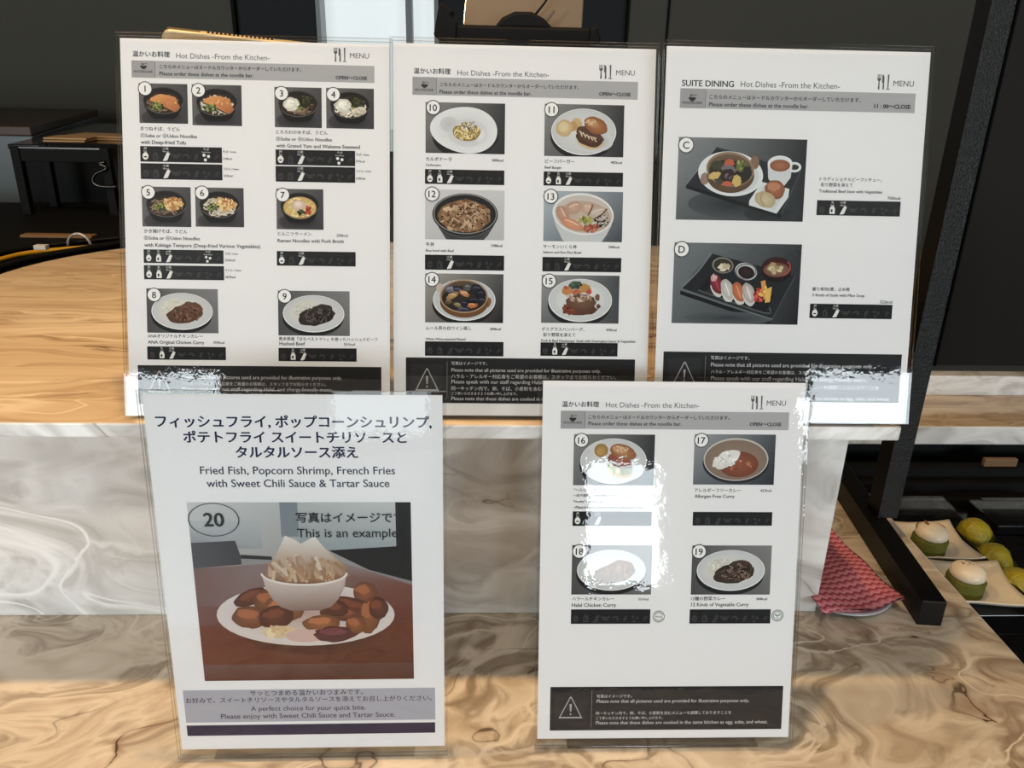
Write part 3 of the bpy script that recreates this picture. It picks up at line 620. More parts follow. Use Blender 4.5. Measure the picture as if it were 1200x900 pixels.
def sushi_tray(P):
    P.bg((116,124,128), (52,56,60), (92,98,102), (32,34,38)); P.p([(0.06,0.37),(0.78,0.58),(0.78,0.63),(0.06,0.40)], (26,28,31)); P.e(0.45, 0.58, 0.35, 0.05, (54,58,64), (82,88,92))
    P.p([(0.065,0.35),(0.29,0.08),(0.96,0.24),(0.80,0.58)], (38,41,44)); P.st([(0.065,0.35),(0.19,0.22),(0.29,0.08)], 0.014, (116,122,126)); P.st([(0.065,0.36),(0.42,0.475),(0.80,0.585)], 0.01, (104,110,112)); P.p([(0.20,0.36),(0.30,0.24),(0.80,0.40),(0.74,0.53)], (30,32,35)); P.st([(0.20,0.365),(0.73,0.535),(0.77,0.49)], 0.008, (92,98,100)); P.st([(0.96,0.24),(0.80,0.58)], 0.01, (70,74,78))
    for k in range(8): P.st([(0.25+k*0.012,0.38+k*0.004),(0.34+k*0.012,0.33+k*0.004)], 0.004, (62,66,68))
    P.e(0.385, 0.17, 0.085, 0.062, (24,24,25), (130,126,118), 8); P.e(0.387, 0.172, 0.072, 0.05, (70,62,52), (52,46,40), 8); P.bits(0.39, 0.18, 0.045, 0.025, 14, 0.022, [(206,192,160),(186,170,136),(222,212,186)])
    P.e(0.57, 0.215, 0.088, 0.066, (150,152,154), (206,208,210), 14); P.ring(0.57, 0.215, 0.078, 0.058, 0.012, (120,122,126)); P.e(0.572, 0.222, 0.066, 0.047, (60,44,44), (36,28,30), 14)
    P.e(0.81, 0.21, 0.115, 0.085, (36,24,24)); P.e(0.81, 0.18, 0.118, 0.08, (92,40,36), (52,30,30)); P.e(0.81, 0.20, 0.105, 0.055, (140,110,84), (120,72,58)); P.bits(0.80, 0.19, 0.05, 0.03, 14, 0.022, [(206,190,150),(176,152,108)]); P.ring(0.81, 0.18, 0.108, 0.07, 0.01, (176,70,74), -40, 60)
    for (x, y, c, c2) in ((0.345,0.315,(150,44,58),(110,30,42)),(0.43,0.355,(206,204,198),(176,176,172)),(0.52,0.375,(206,120,70),(176,92,52)),(0.60,0.38,(206,200,194),(170,160,156))):
        P.blob(x, y+0.03, 0.045, 0.075, (206,204,200), 0.05, rot=-22); P.blob(x, y, 0.047, 0.082, c, 0.05, rot=-24, c2=c2); P.st([(x-0.02,y-0.05),(x,y),(x+0.02,y+0.05)], 0.006, tuple(min(255, v+40) for v in c))
    P.bits(0.33, 0.265, 0.03, 0.02, 6, 0.018, [(216,170,170)]); P.bits(0.675, 0.40, 0.035, 0.05, 26, 0.016, [(196,50,40),(220,80,60),(150,34,30)])
    P.p([(0.69,0.29),(0.725,0.28),(0.745,0.40),(0.72,0.435)], (222,150,56)); P.p([(0.735,0.35),(0.78,0.33),(0.77,0.45),(0.73,0.455)], (226,178,62)); P.bits(0.73, 0.37, 0.04, 0.05, 12, 0.016, [(236,190,80),(206,130,44)])

def platter(P):
    P.bg((196,200,200), (150,156,158), (96,46,34), (84,34,22), 10)
    P.p([(0,0.09),(0.32,0.09),(0.32,0.23),(0,0.23)], [(176,184,188),(170,178,182),(150,156,160),(128,132,136)])
    P.p([(0.41,0.0),(0.49,0.0),(0.49,0.17),(0.41,0.17)], (120,132,140)); P.p([(0.49,0.0),(0.93,0.0),(0.93,0.24),(0.49,0.24)], [(176,182,182),(190,196,196),(150,162,166),(140,152,156)])
    P.p([(0,0.20),(0.20,0.19),(0.23,0.31),(0,0.33)], (66,66,70)); P.p([(0.22,0.26),(0.36,0.27),(0.36,0.29),(0.22,0.28)], (38,40,42)); P.p([(0.22,0.28),(0.40,0.29),(0.40,0.33),(0.22,0.32)], (140,140,142))
    P.p([(0.62,0.24),(0.93,0.22),(0.93,0.0),(1.0,0.0),(1.0,0.40),(0.80,0.34)], (22,23,25))
    P.p([(0.0,0.33),(0.28,0.31),(0.62,0.28),(1.0,0.42),(1.0,0.84),(0.0,0.84)], [(112,76,70),(136,116,114),(150,138,136),(116,66,50),(96,44,28),(104,48,32)])
    P.p([(0.0,0.52),(0.5,0.56),(1.0,0.52),(1.0,0.84),(0.0,0.84)], [(112,58,44),(96,46,34),(112,54,36),(92,42,26),(110,52,34)])
    P.e(0.53, 0.68, 0.33, 0.11, (42,26,24), (92,44,32)); P.e(0.50, 0.575, 0.415, 0.165, (204,190,184), (214,202,196)); P.e(0.50, 0.565, 0.405, 0.155, (186,150,136), (214,204,200))
    N = [(132,70,34),(150,84,40),(112,56,28),(164,96,46)]
    for (x, y, a, b, rot) in ((0.25,0.48,0.085,0.04,-25),(0.33,0.50,0.07,0.06,0),(0.40,0.54,0.10,0.075,-10),(0.24,0.585,0.085,0.06,5),(0.36,0.585,0.085,0.06,-15),(0.78,0.46,0.055,0.06,0),(0.72,0.53,0.12,0.045,15),(0.67,0.57,0.11,0.04,8),(0.80,0.58,0.05,0.10,12),(0.57,0.62,0.09,0.045,-3),(0.73,0.63,0.05,0.05,20),(0.64,0.54,0.06,0.045,10),(0.84,0.54,0.045,0.06,0)):
        c = P.R.choice(N); P.blob(x, y, a, b, c, 0.06, rot=rot, c2=tuple(v*0.72 for v in c)); P.blob(x-0.01, y-b*0.3, a*0.6, b*0.4, tuple(min(255, v*1.14) for v in c), 0.2, rot=rot)
    P.blob(0.37, 0.665, 0.085, 0.035, (216,186,140), 0.12); P.bits(0.36, 0.66, 0.06, 0.025, 16, 0.02, [(230,206,164),(206,172,122)]); P.blob(0.50, 0.685, 0.10, 0.035, (206,170,160), 0.1); P.blob(0.63, 0.68, 0.10, 0.042, (86,36,44), 0.12); P.blob(0.62, 0.665, 0.06, 0.02, (116,54,62), 0.15)
    P.p([(0.315,0.375),(0.34,0.33),(0.385,0.25),(0.426,0.164),(0.47,0.185),(0.496,0.205),(0.53,0.185),(0.56,0.168),(0.60,0.225),(0.64,0.265),(0.70,0.325),(0.69,0.38),(0.60,0.42),(0.40,0.42)], [(150,108,72),(170,128,92),(196,176,158),(220,216,212),(216,208,202),(206,198,192),(216,208,202),(222,218,214),(206,194,182),(190,164,138),(160,118,80),(140,96,60),(128,84,50),(128,84,50)])  # heap pales toward the top: reflected glare put into the fries' colour
    for k in range(70):
        x = 0.345+0.30*P.R.random(); y = 0.255+0.11*P.R.random(); y = max(y, 0.25+abs(x-0.5)*0.35); l = P.R.uniform(-0.04, 0.07)
        c = P.R.choice([(190,150,112),(170,124,82),(146,100,62),(206,178,148),(160,114,74)]); k2 = min(1, max(0, (0.34-y)/0.1)); c = tuple(v*(1-0.5*k2)+212*0.5*k2 for v in c)  # upper strands mixed paler for the same painted glare
        P.st([(x,y),(x+l*0.5,y+0.03),(x+l,min(y+0.07,0.40))], 0.015, P.jit(c, 8))
    P.p([(0.308,0.358),(0.322,0.43),(0.35,0.49),(0.385,0.53),(0.43,0.55),(0.57,0.55),(0.62,0.53),(0.655,0.49),(0.685,0.43),(0.698,0.356),(0.67,0.385),(0.60,0.408),(0.50,0.415),(0.40,0.409),(0.335,0.388)], [(200,188,180),(184,166,156),(166,144,134),(150,124,112),(136,108,96),(134,106,94),(150,124,112),(164,140,128),(180,160,150),(200,188,180),(202,186,178),(200,184,176),(196,178,170),(200,184,176),(202,188,180)])
    P.ring(0.503, 0.354, 0.195, 0.061, 0.010, (226,216,210), 1, 179)

def icons(I, r, active):
    """eight allergen marks of one strip, contained ones white"""
    u0, u1, v0, v1 = r; w = u1-u0; h = v1-v0
    for k in range(8):
        on = (k+1) in active; c = lin((232,232,230)) if on else lin((58,58,60)); x = u0+w*(0.063+0.124*k); y = v0+h*0.36
        if k == 7 and not on: c = lin((52,52,54))
        E = lambda cx, cy, rx, ry, cc, a=0, n=14: I.poly([(cx+rx*math.cos(t)*math.cos(a)-ry*math.sin(t)*math.sin(a), cy+rx*math.cos(t)*math.sin(a)+ry*math.sin(t)*math.cos(a)) for t in [2*math.pi*i/n for i in range(n)]], cc)
        dark = lin((30,30,31)); s_ = h*0.24
        if k == 0: E(x, y, s_*0.8, s_, c); E(x, y-s_*0.2, s_*0.5, s_*0.18, dark if on else lin((40,40,42)))
        elif k == 1: I.poly([(x-s_*0.75,y-s_*1.05),(x+s_*0.75,y-s_*1.05),(x+s_*0.75,y+s_*0.4),(x+s_*0.35,y+s_*1.1),(x-s_*0.4,y+s_*1.1),(x-s_*0.75,y+s_*0.4)], c); I.poly([(x-s_*0.4,y-s_*0.6),(x+s_*0.1,y-s_*0.6),(x+s_*0.1,y+s_*0.2),(x-s_*0.4,y+s_*0.2)], dark)
        elif k == 2:
            for q in range(4):
                E(x-s_*0.35+q*s_*0.25, y-s_*0.8+q*s_*0.5, s_*0.55, s_*0.22, c, 0.9); E(x+s_*0.15+q*s_*0.2, y-s_*0.9+q*s_*0.5, s_*0.5, s_*0.2, c, 0.5)
        elif k == 3: E(x, y, s_*0.9, s_*0.6, c); E(x-s_, y+s_*0.5, s_*0.35, s_*0.35, c); E(x+s_, y+s_*0.5, s_*0.35, s_*0.35, c)
        elif k == 4: E(x, y, s_, s_*0.8, c); E(x-s_*0.2, y-s_*0.3, s_*0.7, s_*0.5, dark)
        elif k == 5: E(x, y, s_*0.45, s_, c, -0.4)
        elif k == 6:
            for (a, b_) in ((-0.6, 0.5), (0.6, 0.2), (-0.25, -0.75)): E(x+a*s_, y+b_*s_, s_*0.42, s_*0.42, c)
        else: E(x, y, s_*0.4, s_*0.7, c, -0.6); E(x+s_*0.4, y+s_*0.4, s_*0.45, s_*0.45, c)
        names = {0: ('卵', 'Egg'), 1: ('乳', 'Milk'), 2: ('小麦', 'Wheat'), 6: ('そば', 'Buckwheat')}
        if on and k in names:
            for string, yy, sz in ((names[k][0], 0.86, 0.2), (names[k][1], 0.68, 0.15)):
                vs, fs, a, b_ = text_geo(string, 0.01, 1); kk = min(h*sz, w*0.105/max(b_-a, 0.01))
                I.poly([(x+(p[0]-(a+b_)/2)*kk, v0+h*yy+(p[1]-0.36)*kk) for p in vs], lin((206,206,204)), fs, 1e-5, 4)
        elif not on: I.rect((x-s_*0.9, x+s_*0.9, v0+h*0.74, v0+h*0.765), lin((50,50,52)))

def strip(pg, x0, y0, x1, y1, active=()):
    I = Ink(pg); r = pg.rect(x0, y0, x1, y1); I.rect(r, lin((31,31,33))); icons(I, r, active)
    return I.build('allergen_strip', pg.sheet)

def caption(pg, lines):
    for name, sel in (('dish_caption', False), ('calorie_note', True)):
        I = Ink(pg)
        for (x0, y, x1, string, *k) in lines:
            if (string.endswith('kcal') or ' / ' in string) == sel: I.text(x0, y, x1, string, (34, 34, 38), k[0]*1.3 if k else 0.02)
        if I.v: I.build(name, pg.sheet)

def picture(pg, box, fn, args, badge, label, seed):
    P = Pic(pg, *box, seed=seed); fn(P, *args)
    P.badge(*badge)
    return P.build('dish_photo', pg.sheet, label)

def header(pg, title, tx0, ty, tx1, hx0, hy, hx1, ic, menu, bar, cell, bowl, nb, jp, en, hours):
    I = Ink(pg)
    I.text(tx0, ty, tx1, title, (70, 70, 74), 0.03, res=3); I.text(hx0, hy, hx1, 'Hot Dishes -From the Kitchen-', (96, 96, 100), 0.0, res=3)
    I.build('page_heading', pg.sheet); I = Ink(pg)
    I.text(menu[0], menu[1], menu[2], 'MENU', (88, 88, 92), 0.004, res=3)
    u0, u1, v0, v1 = pg.rect(*ic); w = u1-u0; h = v1-v0; g = lin((92, 90, 92))
    Q = lambda pts: I.poly([(u0+x*w, v0+y*h) for x, y in pts], g)
    for k in range(3): Q([(0.02+k*0.105,1.0),(0.075+k*0.105,1.0),(0.075+k*0.105,0.72),(0.02+k*0.105,0.72)])
    Q([(0.0,0.74),(0.3,0.74),(0.27,0.62),(0.2,0.55),(0.10,0.55),(0.03,0.62)]); Q([(0.09,0.0),(0.21,0.0),(0.19,0.56),(0.11,0.56)])
    Q([(0.40,1.0),(0.50,0.96),(0.55,0.8),(0.56,0.0),(0.44,0.0),(0.45,0.45),(0.38,0.45),(0.38,0.9)])
    Q([(0.80,1.0),(0.92,1.0),(0.90,0.08),(0.82,0.08)]); Q([(0.72,0.06),(1.0,0.06),(1.0,0.0),(0.72,0.0)])
    I.build('menu_emblem', pg.sheet)
    I = Ink(pg); r = pg.rect(*bar); I.rect(r, lin((172, 172, 175))); cu = pg.uv(cell, (bar[1]+bar[3])/2)[0]
    hh = r[3]-r[2]; I.rect((r[0], cu, r[2], r[3]), lin((158, 158, 161))); I.rect((cu-0.0002, cu+0.0002, r[2]+hh*0.08, r[3]-hh*0.08), lin((110, 110, 112)))
    u, v = pg.uv(*bowl); s_ = hh*0.2; c = lin((44, 44, 46))
    I.poly([(u-s_*1.0, v)]+[(u+s_*math.cos(a), v+s_*0.9*math.sin(a)) for a in [math.pi+math.pi*i/12 for i in range(13)]]+[(u+s_, v)], c)
    for (dx, dy, ww) in ((-0.5, 0.25, 0.7), (-0.5, 0.55, 0.7), (0.35, 0.5, 0.8)): I.rect((u+dx*s_, u+(dx+ww)*s_, v+dy*s_, v+(dy+0.16)*s_), c)
    I.rect((u-s_*0.55, u-s_*0.4, v, v+s_*0.85), c); I.rect((u-s_*0.5, u+s_*0.5, v-s_*1.05, v-s_*0.9), c)
    I.text(nb[0], nb[1], nb[2], 'NOODLE BAR', (44, 44, 46), 0.022)
    I.text(jp[0], jp[1], jp[2], 'こちらのメニューはヌードルカウンターからオーダーしていただけます。', (42, 42, 45), 0.018)
    I.text(en[0], en[1], en[2], 'Please order these dishes at the noodle bar.', (38, 38, 41), 0.014)
    I.text(hours[0], hours[1], hours[2], hours[3], (34, 34, 37), 0.04)
    return I.build('header_bar', pg.sheet)

def notice(pg, box, tri, div, lines):
    I = Ink(pg); r = pg.rect(*box); I.rect(r, lin((38, 38, 40)))
    u, v = pg.uv(tri[0], tri[1]); k = pg.mm(tri[0], tri[1]); a, h = tri[2]*k, tri[3]*k; g = lin((168, 168, 168)); d = lin((38, 38, 40))
    I.rect((u-a*1.35, u+a*1.35, v-h*0.85, v+h*0.75), lin((46, 46, 48)))
    T = lambda q, c: I.poly([(u-a*q, v-h*0.5*q-h*0.06*(1-q)), (u+a*q, v-h*0.5*q-h*0.06*(1-q)), (u+a*0.06*q, v+h*0.56*q), (u-a*0.06*q, v+h*0.56*q)], c)
    T(1.0, g); T(0.84, lin((46, 46, 48)))
    I.poly([(u-a*0.10, v+h*0.20), (u+a*0.10, v+h*0.20), (u+a*0.05, v-h*0.18), (u-a*0.05, v-h*0.18)], g); I.rect((u-a*0.07, u+a*0.07, v-h*0.34, v-h*0.26), g)
    x, y0, y1 = div; p0 = pg.uv(x, y0); p1 = pg.uv(x, y1); I.rect((p0[0]-0.00015, p0[0]+0.00015, p1[1], p0[1]), lin((140, 140, 140)))
    for (x0, y, x1, string) in lines: I.text(x0, y, x1, string, (196, 196, 196), 0.012)
    return I.build('notice_box', pg.sheet)

N_JP1 = '写真はイメージです。'; N_EN1 = 'Please note that all pictures used are provided for illustrative purposes only.'
N_JP2 = 'ハラル・アレルギー対応食をご希望のお客様は、スタッフまでお知らせください。'; N_EN2 = 'Please speak with our staff regarding Halal, and allergy friendly menu.'
N_JP3 = '同一キッチン内で、卵、そば、小麦粉を含むメニューを調理しておりますことを'; N_JP4 = 'ご了承いただきますようお願い申し上げます。'
N_EN3 = 'Please note that these dishes are cooked in the same kitchen as egg, soba, and wheat.'

# ---- menu one: noodles and curry
m = Page(-0.1792, 0.5842, ZL, 0.003, 16.80, 0.0, 'clear stand with the noodle and curry menu numbered 1 to 9, on the raised ledge', 0.075)
header(m, '温かいお料理', 155, 63, 199, 206.5, 65, 316, (391, 56, 406, 72.5), (410, 65, 432.6), (154.3, 74, 438.8, 94), 181.8, (168.2, 77), (157, 83.5, 179), (187, 78, 353), (187, 86, 297), (393.5, 90.8, 430.3, 'OPEN～CLOSE'))
for i, (box, kind, ud, bd) in enumerate([((163, 98, 220, 144.6), 'tofu', 0, (170.2, 104, 8, '1')), ((225.2, 99.5, 283.3, 147.3), 'tofu', 1, (232.6, 106, 8, '2')), ((321.8, 102.4, 377, 149.6), 'yam', 0, (330, 109.5, 8, '3')), ((382.3, 103.5, 438.2, 150.8), 'yam', 1, (390.7, 110.7, 8, '4')),
        ((166.5, 219, 223.8, 265.8), 'kakiage', 0, (174, 225.4, 8, '5')), ((229, 220, 285.8, 266), 'kakiage', 1, (237, 226, 8, '6')), ((324, 221.5, 379, 269), 'ramen', 0, (331.4, 228.5, 8, '7'))]):
    picture(m, box, noodle_bowl, (kind, ud), bd, 'photo of a black bowl of %s, badge %s' % ({'tofu': 'noodles with fried tofu', 'yam': 'noodles with grated yam', 'kakiage': 'noodles with vegetable tempura', 'ramen': 'ramen with an egg'}[kind], bd[3]), 11+i)
picture(m, (172, 338.4, 255.6, 390.2), curry, ((214, 212, 196), (106, 72, 54)), (180.7, 345.5, 8, '8'), 'photo of chicken curry on a white plate, badge 8', 31)
picture(m, (326, 341, 409.8, 393.4), curry, ((208, 206, 196), (58, 50, 46), False, True), (333.7, 347.2, 8, '9'), 'photo of dark hashed beef on a white plate, badge 9', 32)
caption(m, [(164.6, 150.6, 211, 'きつねそば、うどん'), (164.6, 158.6, 231, '①Soba or ②Udon Noodles'), (165, 166.2, 218, 'with Deep-fried Tofu'), (261, 177.8, 276.8, 'そば / Soba'), (261.3, 185.8, 271.7, '218kcal'), (261.8, 198, 280, 'うどん / Udon'), (262, 205.9, 272.5, '223kcal')])
caption(m, [(323.5, 154.6, 383.9, 'とろろわかめそば、うどん'), (323.5, 162.5, 389, '③Soba or ④Udon Noodles'), (323.8, 170.4, 421.8, 'with Grated Yam and Wakame Seaweed'), (417, 181.2, 432.6, 'そば / Soba'), (417, 189, 427.4, '197kcal'), (417, 200.5, 435, 'うどん / Udon'), (417, 209, 428, '238kcal')])
caption(m, [(168.8, 270.7, 219.5, 'かき揚げそば、うどん'), (168.8, 278.6, 234.3, '⑤Soba or ⑥Udon Noodles'), (169, 286.8, 305, 'with Kakiage Tempura (Deep-fried Various Vegetables)'), (263.7, 297.3, 278.8, 'そば / Soba'), (263.7, 304.7, 275.5, '256kcal'), (264, 316.6, 282.5, 'うどん / Udon'), (264, 324.5, 276, '267kcal')])
caption(m, [(325.5, 273.8, 365, 'とんこつラーメン'), (394.4, 275.8, 407.7, '258kcal'), (325.2, 281.7, 402.9, 'Ramen Noodles with Pork Broth')])
caption(m, [(173, 393.6, 237.7, 'ANAオリジナルチキンカレー'), (173.4, 400.7, 239.4, 'ANA Original Chicken Curry'), (250, 401.3, 263, '359kcal')])
caption(m, [(327, 397, 442.5, '熊本県産『はちべえトマト』を使ったハッシュドビーフ'), (327.5, 402.4, 357.5, 'Hashed Beef'), (403, 403.4, 416, '551kcal')])
for a in ((164.4, 172, 260.2, 190.2, (1, 3, 7)), (164.9, 192, 260.6, 210.6, (3,)), (323, 176, 416.2, 194, (1, 3, 7)), (323, 195.4, 416.2, 213.6, (3,)), (168.4, 292.8, 262, 308.7, (1, 2, 3, 7)), (168.8, 311.3, 262.6, 327.9, (1, 2, 3)), (324.4, 294.8, 416.8, 311.8, (1, 3)), (172.6, 406.3, 264.8, 421.7, (2, 3)), (326.4, 408, 417.9, 423.5, (2, 3))): strip(m, *a)
notice(m, (162, 429, 447, 474), (187, 448, 14, 25), (208, 433, 468), [(213, 434, 255, N_JP1), (213, 441.5, 401, N_EN1), (213, 449.5, 382, N_JP2), (213, 455.5, 390, N_EN2), (213, 462.5, 405, N_JP3), (213, 468, 290, N_JP4), (213, 472, 425, N_EN3)])

# ---- menu two: pasta, burger, rice bowls
m = Page(0.0337, 0.5866, ZL, 0.003, 15.84, -0.17, 'clear stand with the carbonara and rice bowl menu 10 to 15, on the raised ledge', 0.075)
header(m, '温かいお料理', 484.6, 83, 528, 535.9, 85, 643.5, (702, 76, 717.5, 92.5), (722, 85, 744), (483.4, 93, 747.5, 114), 511.5, (497.6, 98.8), (486.3, 105, 508), (515.7, 99, 678.4), (515, 107.3, 622.8), (702, 110, 739, 'OPEN～CLOSE'))
picture(m, (498.7, 120.5, 591.7, 180), carbonara, (), (507.8, 126.2, 8.2, '10'), 'photo of carbonara on a white plate, badge 10', 41)
picture(m, (638, 122.5, 731, 183.6), burger, (), (646.4, 128.5, 8.2, '11'), 'photo of an open beef burger, badge 11', 42)
picture(m, (498.2, 222.5, 591, 281), beef_bowl, (), (506.4, 227.4, 8.2, '12'), 'photo of a black beef rice bowl on a pale ground, badge 12', 43)
picture(m, (637, 224.3, 729.5, 283.2), salmon_bowl, (), (645.5, 230.2, 8.2, '13'), 'photo of a white salmon rice bowl, badge 13', 44)
picture(m, (498.2, 320.8, 589.8, 378.2), mussels, (), (506.4, 327.4, 8.2, '14'), 'photo of steamed mussels in a brown pot, badge 14', 45)
picture(m, (634.4, 322.6, 725.4, 378.8), hamburg, (), (643.5, 329.3, 8.2, '15'), 'photo of a hamburger steak with vegetables, badge 15', 46)
caption(m, [(499, 186.3, 529.3, 'カルボナーラ'), (576.4, 187.7, 589.7, '580kcal', 0.02), (499, 193, 516.6, 'Carbonara', 0.02)])
caption(m, [(638.7, 188.9, 673.3, 'ビーフバーガー'), (715.5, 190.3, 728.8, '482kcal', 0.02), (638.4, 196, 658.3, 'Beef Burger', 0.02)])
caption(m, [(499, 286.3, 509, '牛丼'), (575.5, 287.7, 588.8, '548kcal', 0.02), (499, 293.4, 532, 'Rice bowl with Beef', 0.02)])
caption(m, [(636.4, 288.8, 676, 'サーモンいくら丼'), (713, 289.4, 725.7, '340kcal', 0.02), (636.4, 295.3, 681, 'Salmon and Roe Rice Bowl', 0.02)])
caption(m, [(499, 384.3, 552.6, 'ムール貝の白ワイン蒸し'), (574, 385.4, 587, '284kcal', 0.02), (498.7, 397, 545.5, 'White Wine-steamed Mussel', 0.02)])
caption(m, [(634.7, 385.7, 685, 'デミグラスハンバーグ、'), (636.4, 392.2, 674.4, '彩り野菜を添えて'), (710, 386.6, 722.6, '490kcal', 0.02), (634.2, 399, 744.7, 'Pork & Beef Hamburger Steak with Demi-glace Sauce & Vegetables', 0.02)])
for a in ((498, 199, 591, 216.2, (1, 2, 3)), (637, 201.7, 730, 218.2, (1, 2, 3)), (498, 299, 590.8, 316.6, (3,)), (635.6, 301.7, 728, 318.6, (3,)), (498, 400.3, 590, 417.3, ()), (633.3, 401.6, 723.7, 417.4, (2, 3))): strip(m, *a)
notice(m, (475.6, 420, 743.6, 473), (500.4, 445.5, 14, 25), (524, 424, 467), [(529, 425.7, 571, N_JP1), (529, 433.3, 704, N_EN1), (529, 441, 722, N_JP2), (529, 447, 703, N_EN2), (529, 455, 719, N_JP3), (529, 461, 606, N_JP4), (529, 466.7, 733, N_EN3)])

# ---- menu three: suite dining
m = Page(0.248, 0.5769, ZL, 0.003, 14.41, -0.74, 'clear stand with the suite dining menu of stew and sushi, beside the black post', 0.075)
header(m, 'SUITE DINING', 799, 97, 860.3, 868, 98.2, 984.4, (1027.8, 87.4, 1043, 105), (1047, 97.6, 1071), (796.8, 106.5, 1072.6, 129.6), 826.9, (811.3, 114), (799.7, 120, 823), (831.4, 113.5, 1008.8), (830.8, 122, 947.6), (1024.4, 124.3, 1066.9, '11 : 00～CLOSE'))
picture(m, (793.6, 162, 943.4, 258.6), stew_tray, (), (804, 170, 8.8, 'C'), 'photo of beef stew, soup cup and rolls on a black tray, badge C', 51)
picture(m, (788.6, 285.2, 937.2, 379.6), sushi_tray, (), (798.8, 292, 8.8, 'D'), 'photo of five sushi with soup on a black tray, badge D', 52)
caption(m, [(960.6, 209.8, 1033.4, 'トラディショナルビーフシチュー，', 0.014), (961.7, 216.4, 999.4, '彩り野菜を添えて', 0.014), (959.5, 223.7, 1034, 'Traditional Beef Stew with Vegetables', 0.016), (1040, 232, 1055, '760kcal', 0.018)])
caption(m, [(951.8, 338.7, 995.7, '握り寿司5貫，止め椀', 0.016), (951.8, 345.5, 1013, '5 Kinds of Sushi with Miso Soup', 0.018), (1031, 353.7, 1045.6, '322kcal', 0.018)])
strip(m, 957, 235.4, 1055, 253, (2, 3)); strip(m, 948.8, 356.5, 1045.4, 373.4, (1, 3))
notice(m, (776.5, 413.6, 1055, 471), (802, 438, 14, 25), (827, 417, 466), [(833, 419.2, 878.4, N_JP1), (833, 427, 1023, N_EN1), (833, 435.6, 1002, N_JP2), (833, 443, 1016, N_EN2), (832, 452.5, 1030, N_JP3), (832, 458.8, 912, N_JP4), (832, 465.2, 1043, N_EN3)])

# ---- front right menu
m = Page(0.1538, 0.4849, ZC, 0.009, 15.49, -0.33, 'clear stand with the burger and curry menu 16 to 19, on the low counter', 0.045)
header(m, '温かいお料理', 658.5, 473.6, 702, 710, 474.2, 819.5, (879.8, 463.7, 894.6, 479.6), (898.5, 472.2, 921), (657, 482.2, 924.5, 503.2), 685.5, (671.3, 489.5), (660, 495, 682), (689.4, 488.6, 855), (689.4, 496, 798.5), (878.4, 497, 915.5, 'OPEN～CLOSE'))
picture(m, (672, 509, 766.8, 568.8), burger, (True,), (681.5, 515.9, 8.2, '16'), 'photo of a cutlet burger with a chip cup, badge 16', 61)
picture(m, (813, 509, 908, 568), curry, ((226, 226, 220), (150, 82, 52), True), (822, 515.9, 8.2, '17'), 'photo of rice and red curry in a grey bowl, badge 17', 62)
picture(m, (670, 638.8, 763.7, 696.7), curry, ((222, 220, 208), (132, 92, 56)), (679, 646, 8.2, '18'), 'photo of chicken curry on a white plate, badge 18', 63)
picture(m, (810.4, 639.2, 903.3, 696.8), curry, ((206, 204, 196), (72, 56, 46), False, True), (819.2, 646.2, 8.2, '19'), 'photo of dark vegetable curry on a white plate, badge 19', 64)
caption(m, [(672.4, 574, 722, '"ヘルシー" かつバーガー'), (671.6, 580.7, 756, '～肉不使用、日本伝統のおからこんにゃく入り～'), (671.6, 587.5, 707.8, '"Healthy" Cutlet Burger', 0.018), (671.6, 594.3, 753, '~Plant-based Cutlet made of Japanese Tofu', 0.018)])
caption(m, [(813.8, 574.5, 868.2, 'アレルギーフリーカレー'), (891, 574.8, 904, '427kcal', 0.02), (813.8, 581.3, 860.8, 'Allergen Free Curry')])
caption(m, [(670.4, 701.8, 719.7, 'ハラールチキンカレー'), (748, 702, 760, '531kcal', 0.02), (670, 708.9, 722, 'Halal Chicken Curry')])
caption(m, [(809.8, 701.5, 850, '12種の野菜カレー'), (886, 701.7, 899, '384kcal', 0.02), (809.8, 708.3, 877.3, '12 Kinds of Vegetable Curry')])
for a in ((671, 599.4, 763.7, 616.4, (1, 3)), (811.8, 600, 904.8, 616, ()), (669, 714, 762, 731, ()), (808, 714, 902.8, 730.7, ())): strip(m, *a)
for (px, py, kind) in ((771.9, 722.5, 'halal'), (911, 721.3, 'leaf')):
    I = Ink(m); u, v = m.uv(px, py); r = 7*m.mm(px, py)
    cir = lambda k, c, dx=0, dy=0: I.poly([(u+dx*r+r*k*math.cos(2*math.pi*i/28), v+dy*r+r*k*math.sin(2*math.pi*i/28)) for i in range(28)], lin(c))
    g = (40, 52, 50) if kind == 'halal' else (52, 84, 70)
    cir(1, g); cir(0.88, (232, 236, 234)); cir(0.74, g); cir(0.64, (232, 236, 234))
    if kind == 'leaf':
        for sgn in (-1, 1): I.poly([(u, v-0.1*r), (u+sgn*0.18*r, v+0.22*r), (u+sgn*0.5*r, v+0.25*r), (u+sgn*0.35*r, v)], lin(g))
        I.rect((u-0.05*r, u+0.05*r, v-0.5*r, v), lin(g))
    else:
        I.rect((u-0.9*r, u+0.9*r, v-0.2*r, v+0.2*r), lin((232, 236, 234)))
        vs, fs, a, b_ = text_geo('HALAL', 0.02, 1); k = 1.3*r/(b_-a); I.poly([(u+(p[0]-(a+b_)/2)*k, v+(p[1]-0.36)*k) for p in vs], lin(g), fs, 1e-5, 4)
    I.build('diet_mark', m.sheet)
notice(m, (644.6, 804.4, 916.6, 855.2), (668.7, 829.8, 14, 25), (693.7, 809.4, 852), [(699.3, 816, 740.4, N_JP1), (699.3, 821.5, 877.8, N_EN1), (698.2, 835.8, 856.9, N_JP3), (698.2, 841.5, 776.4, N_JP4), (698.2, 846.7, 899.4, N_EN3)])

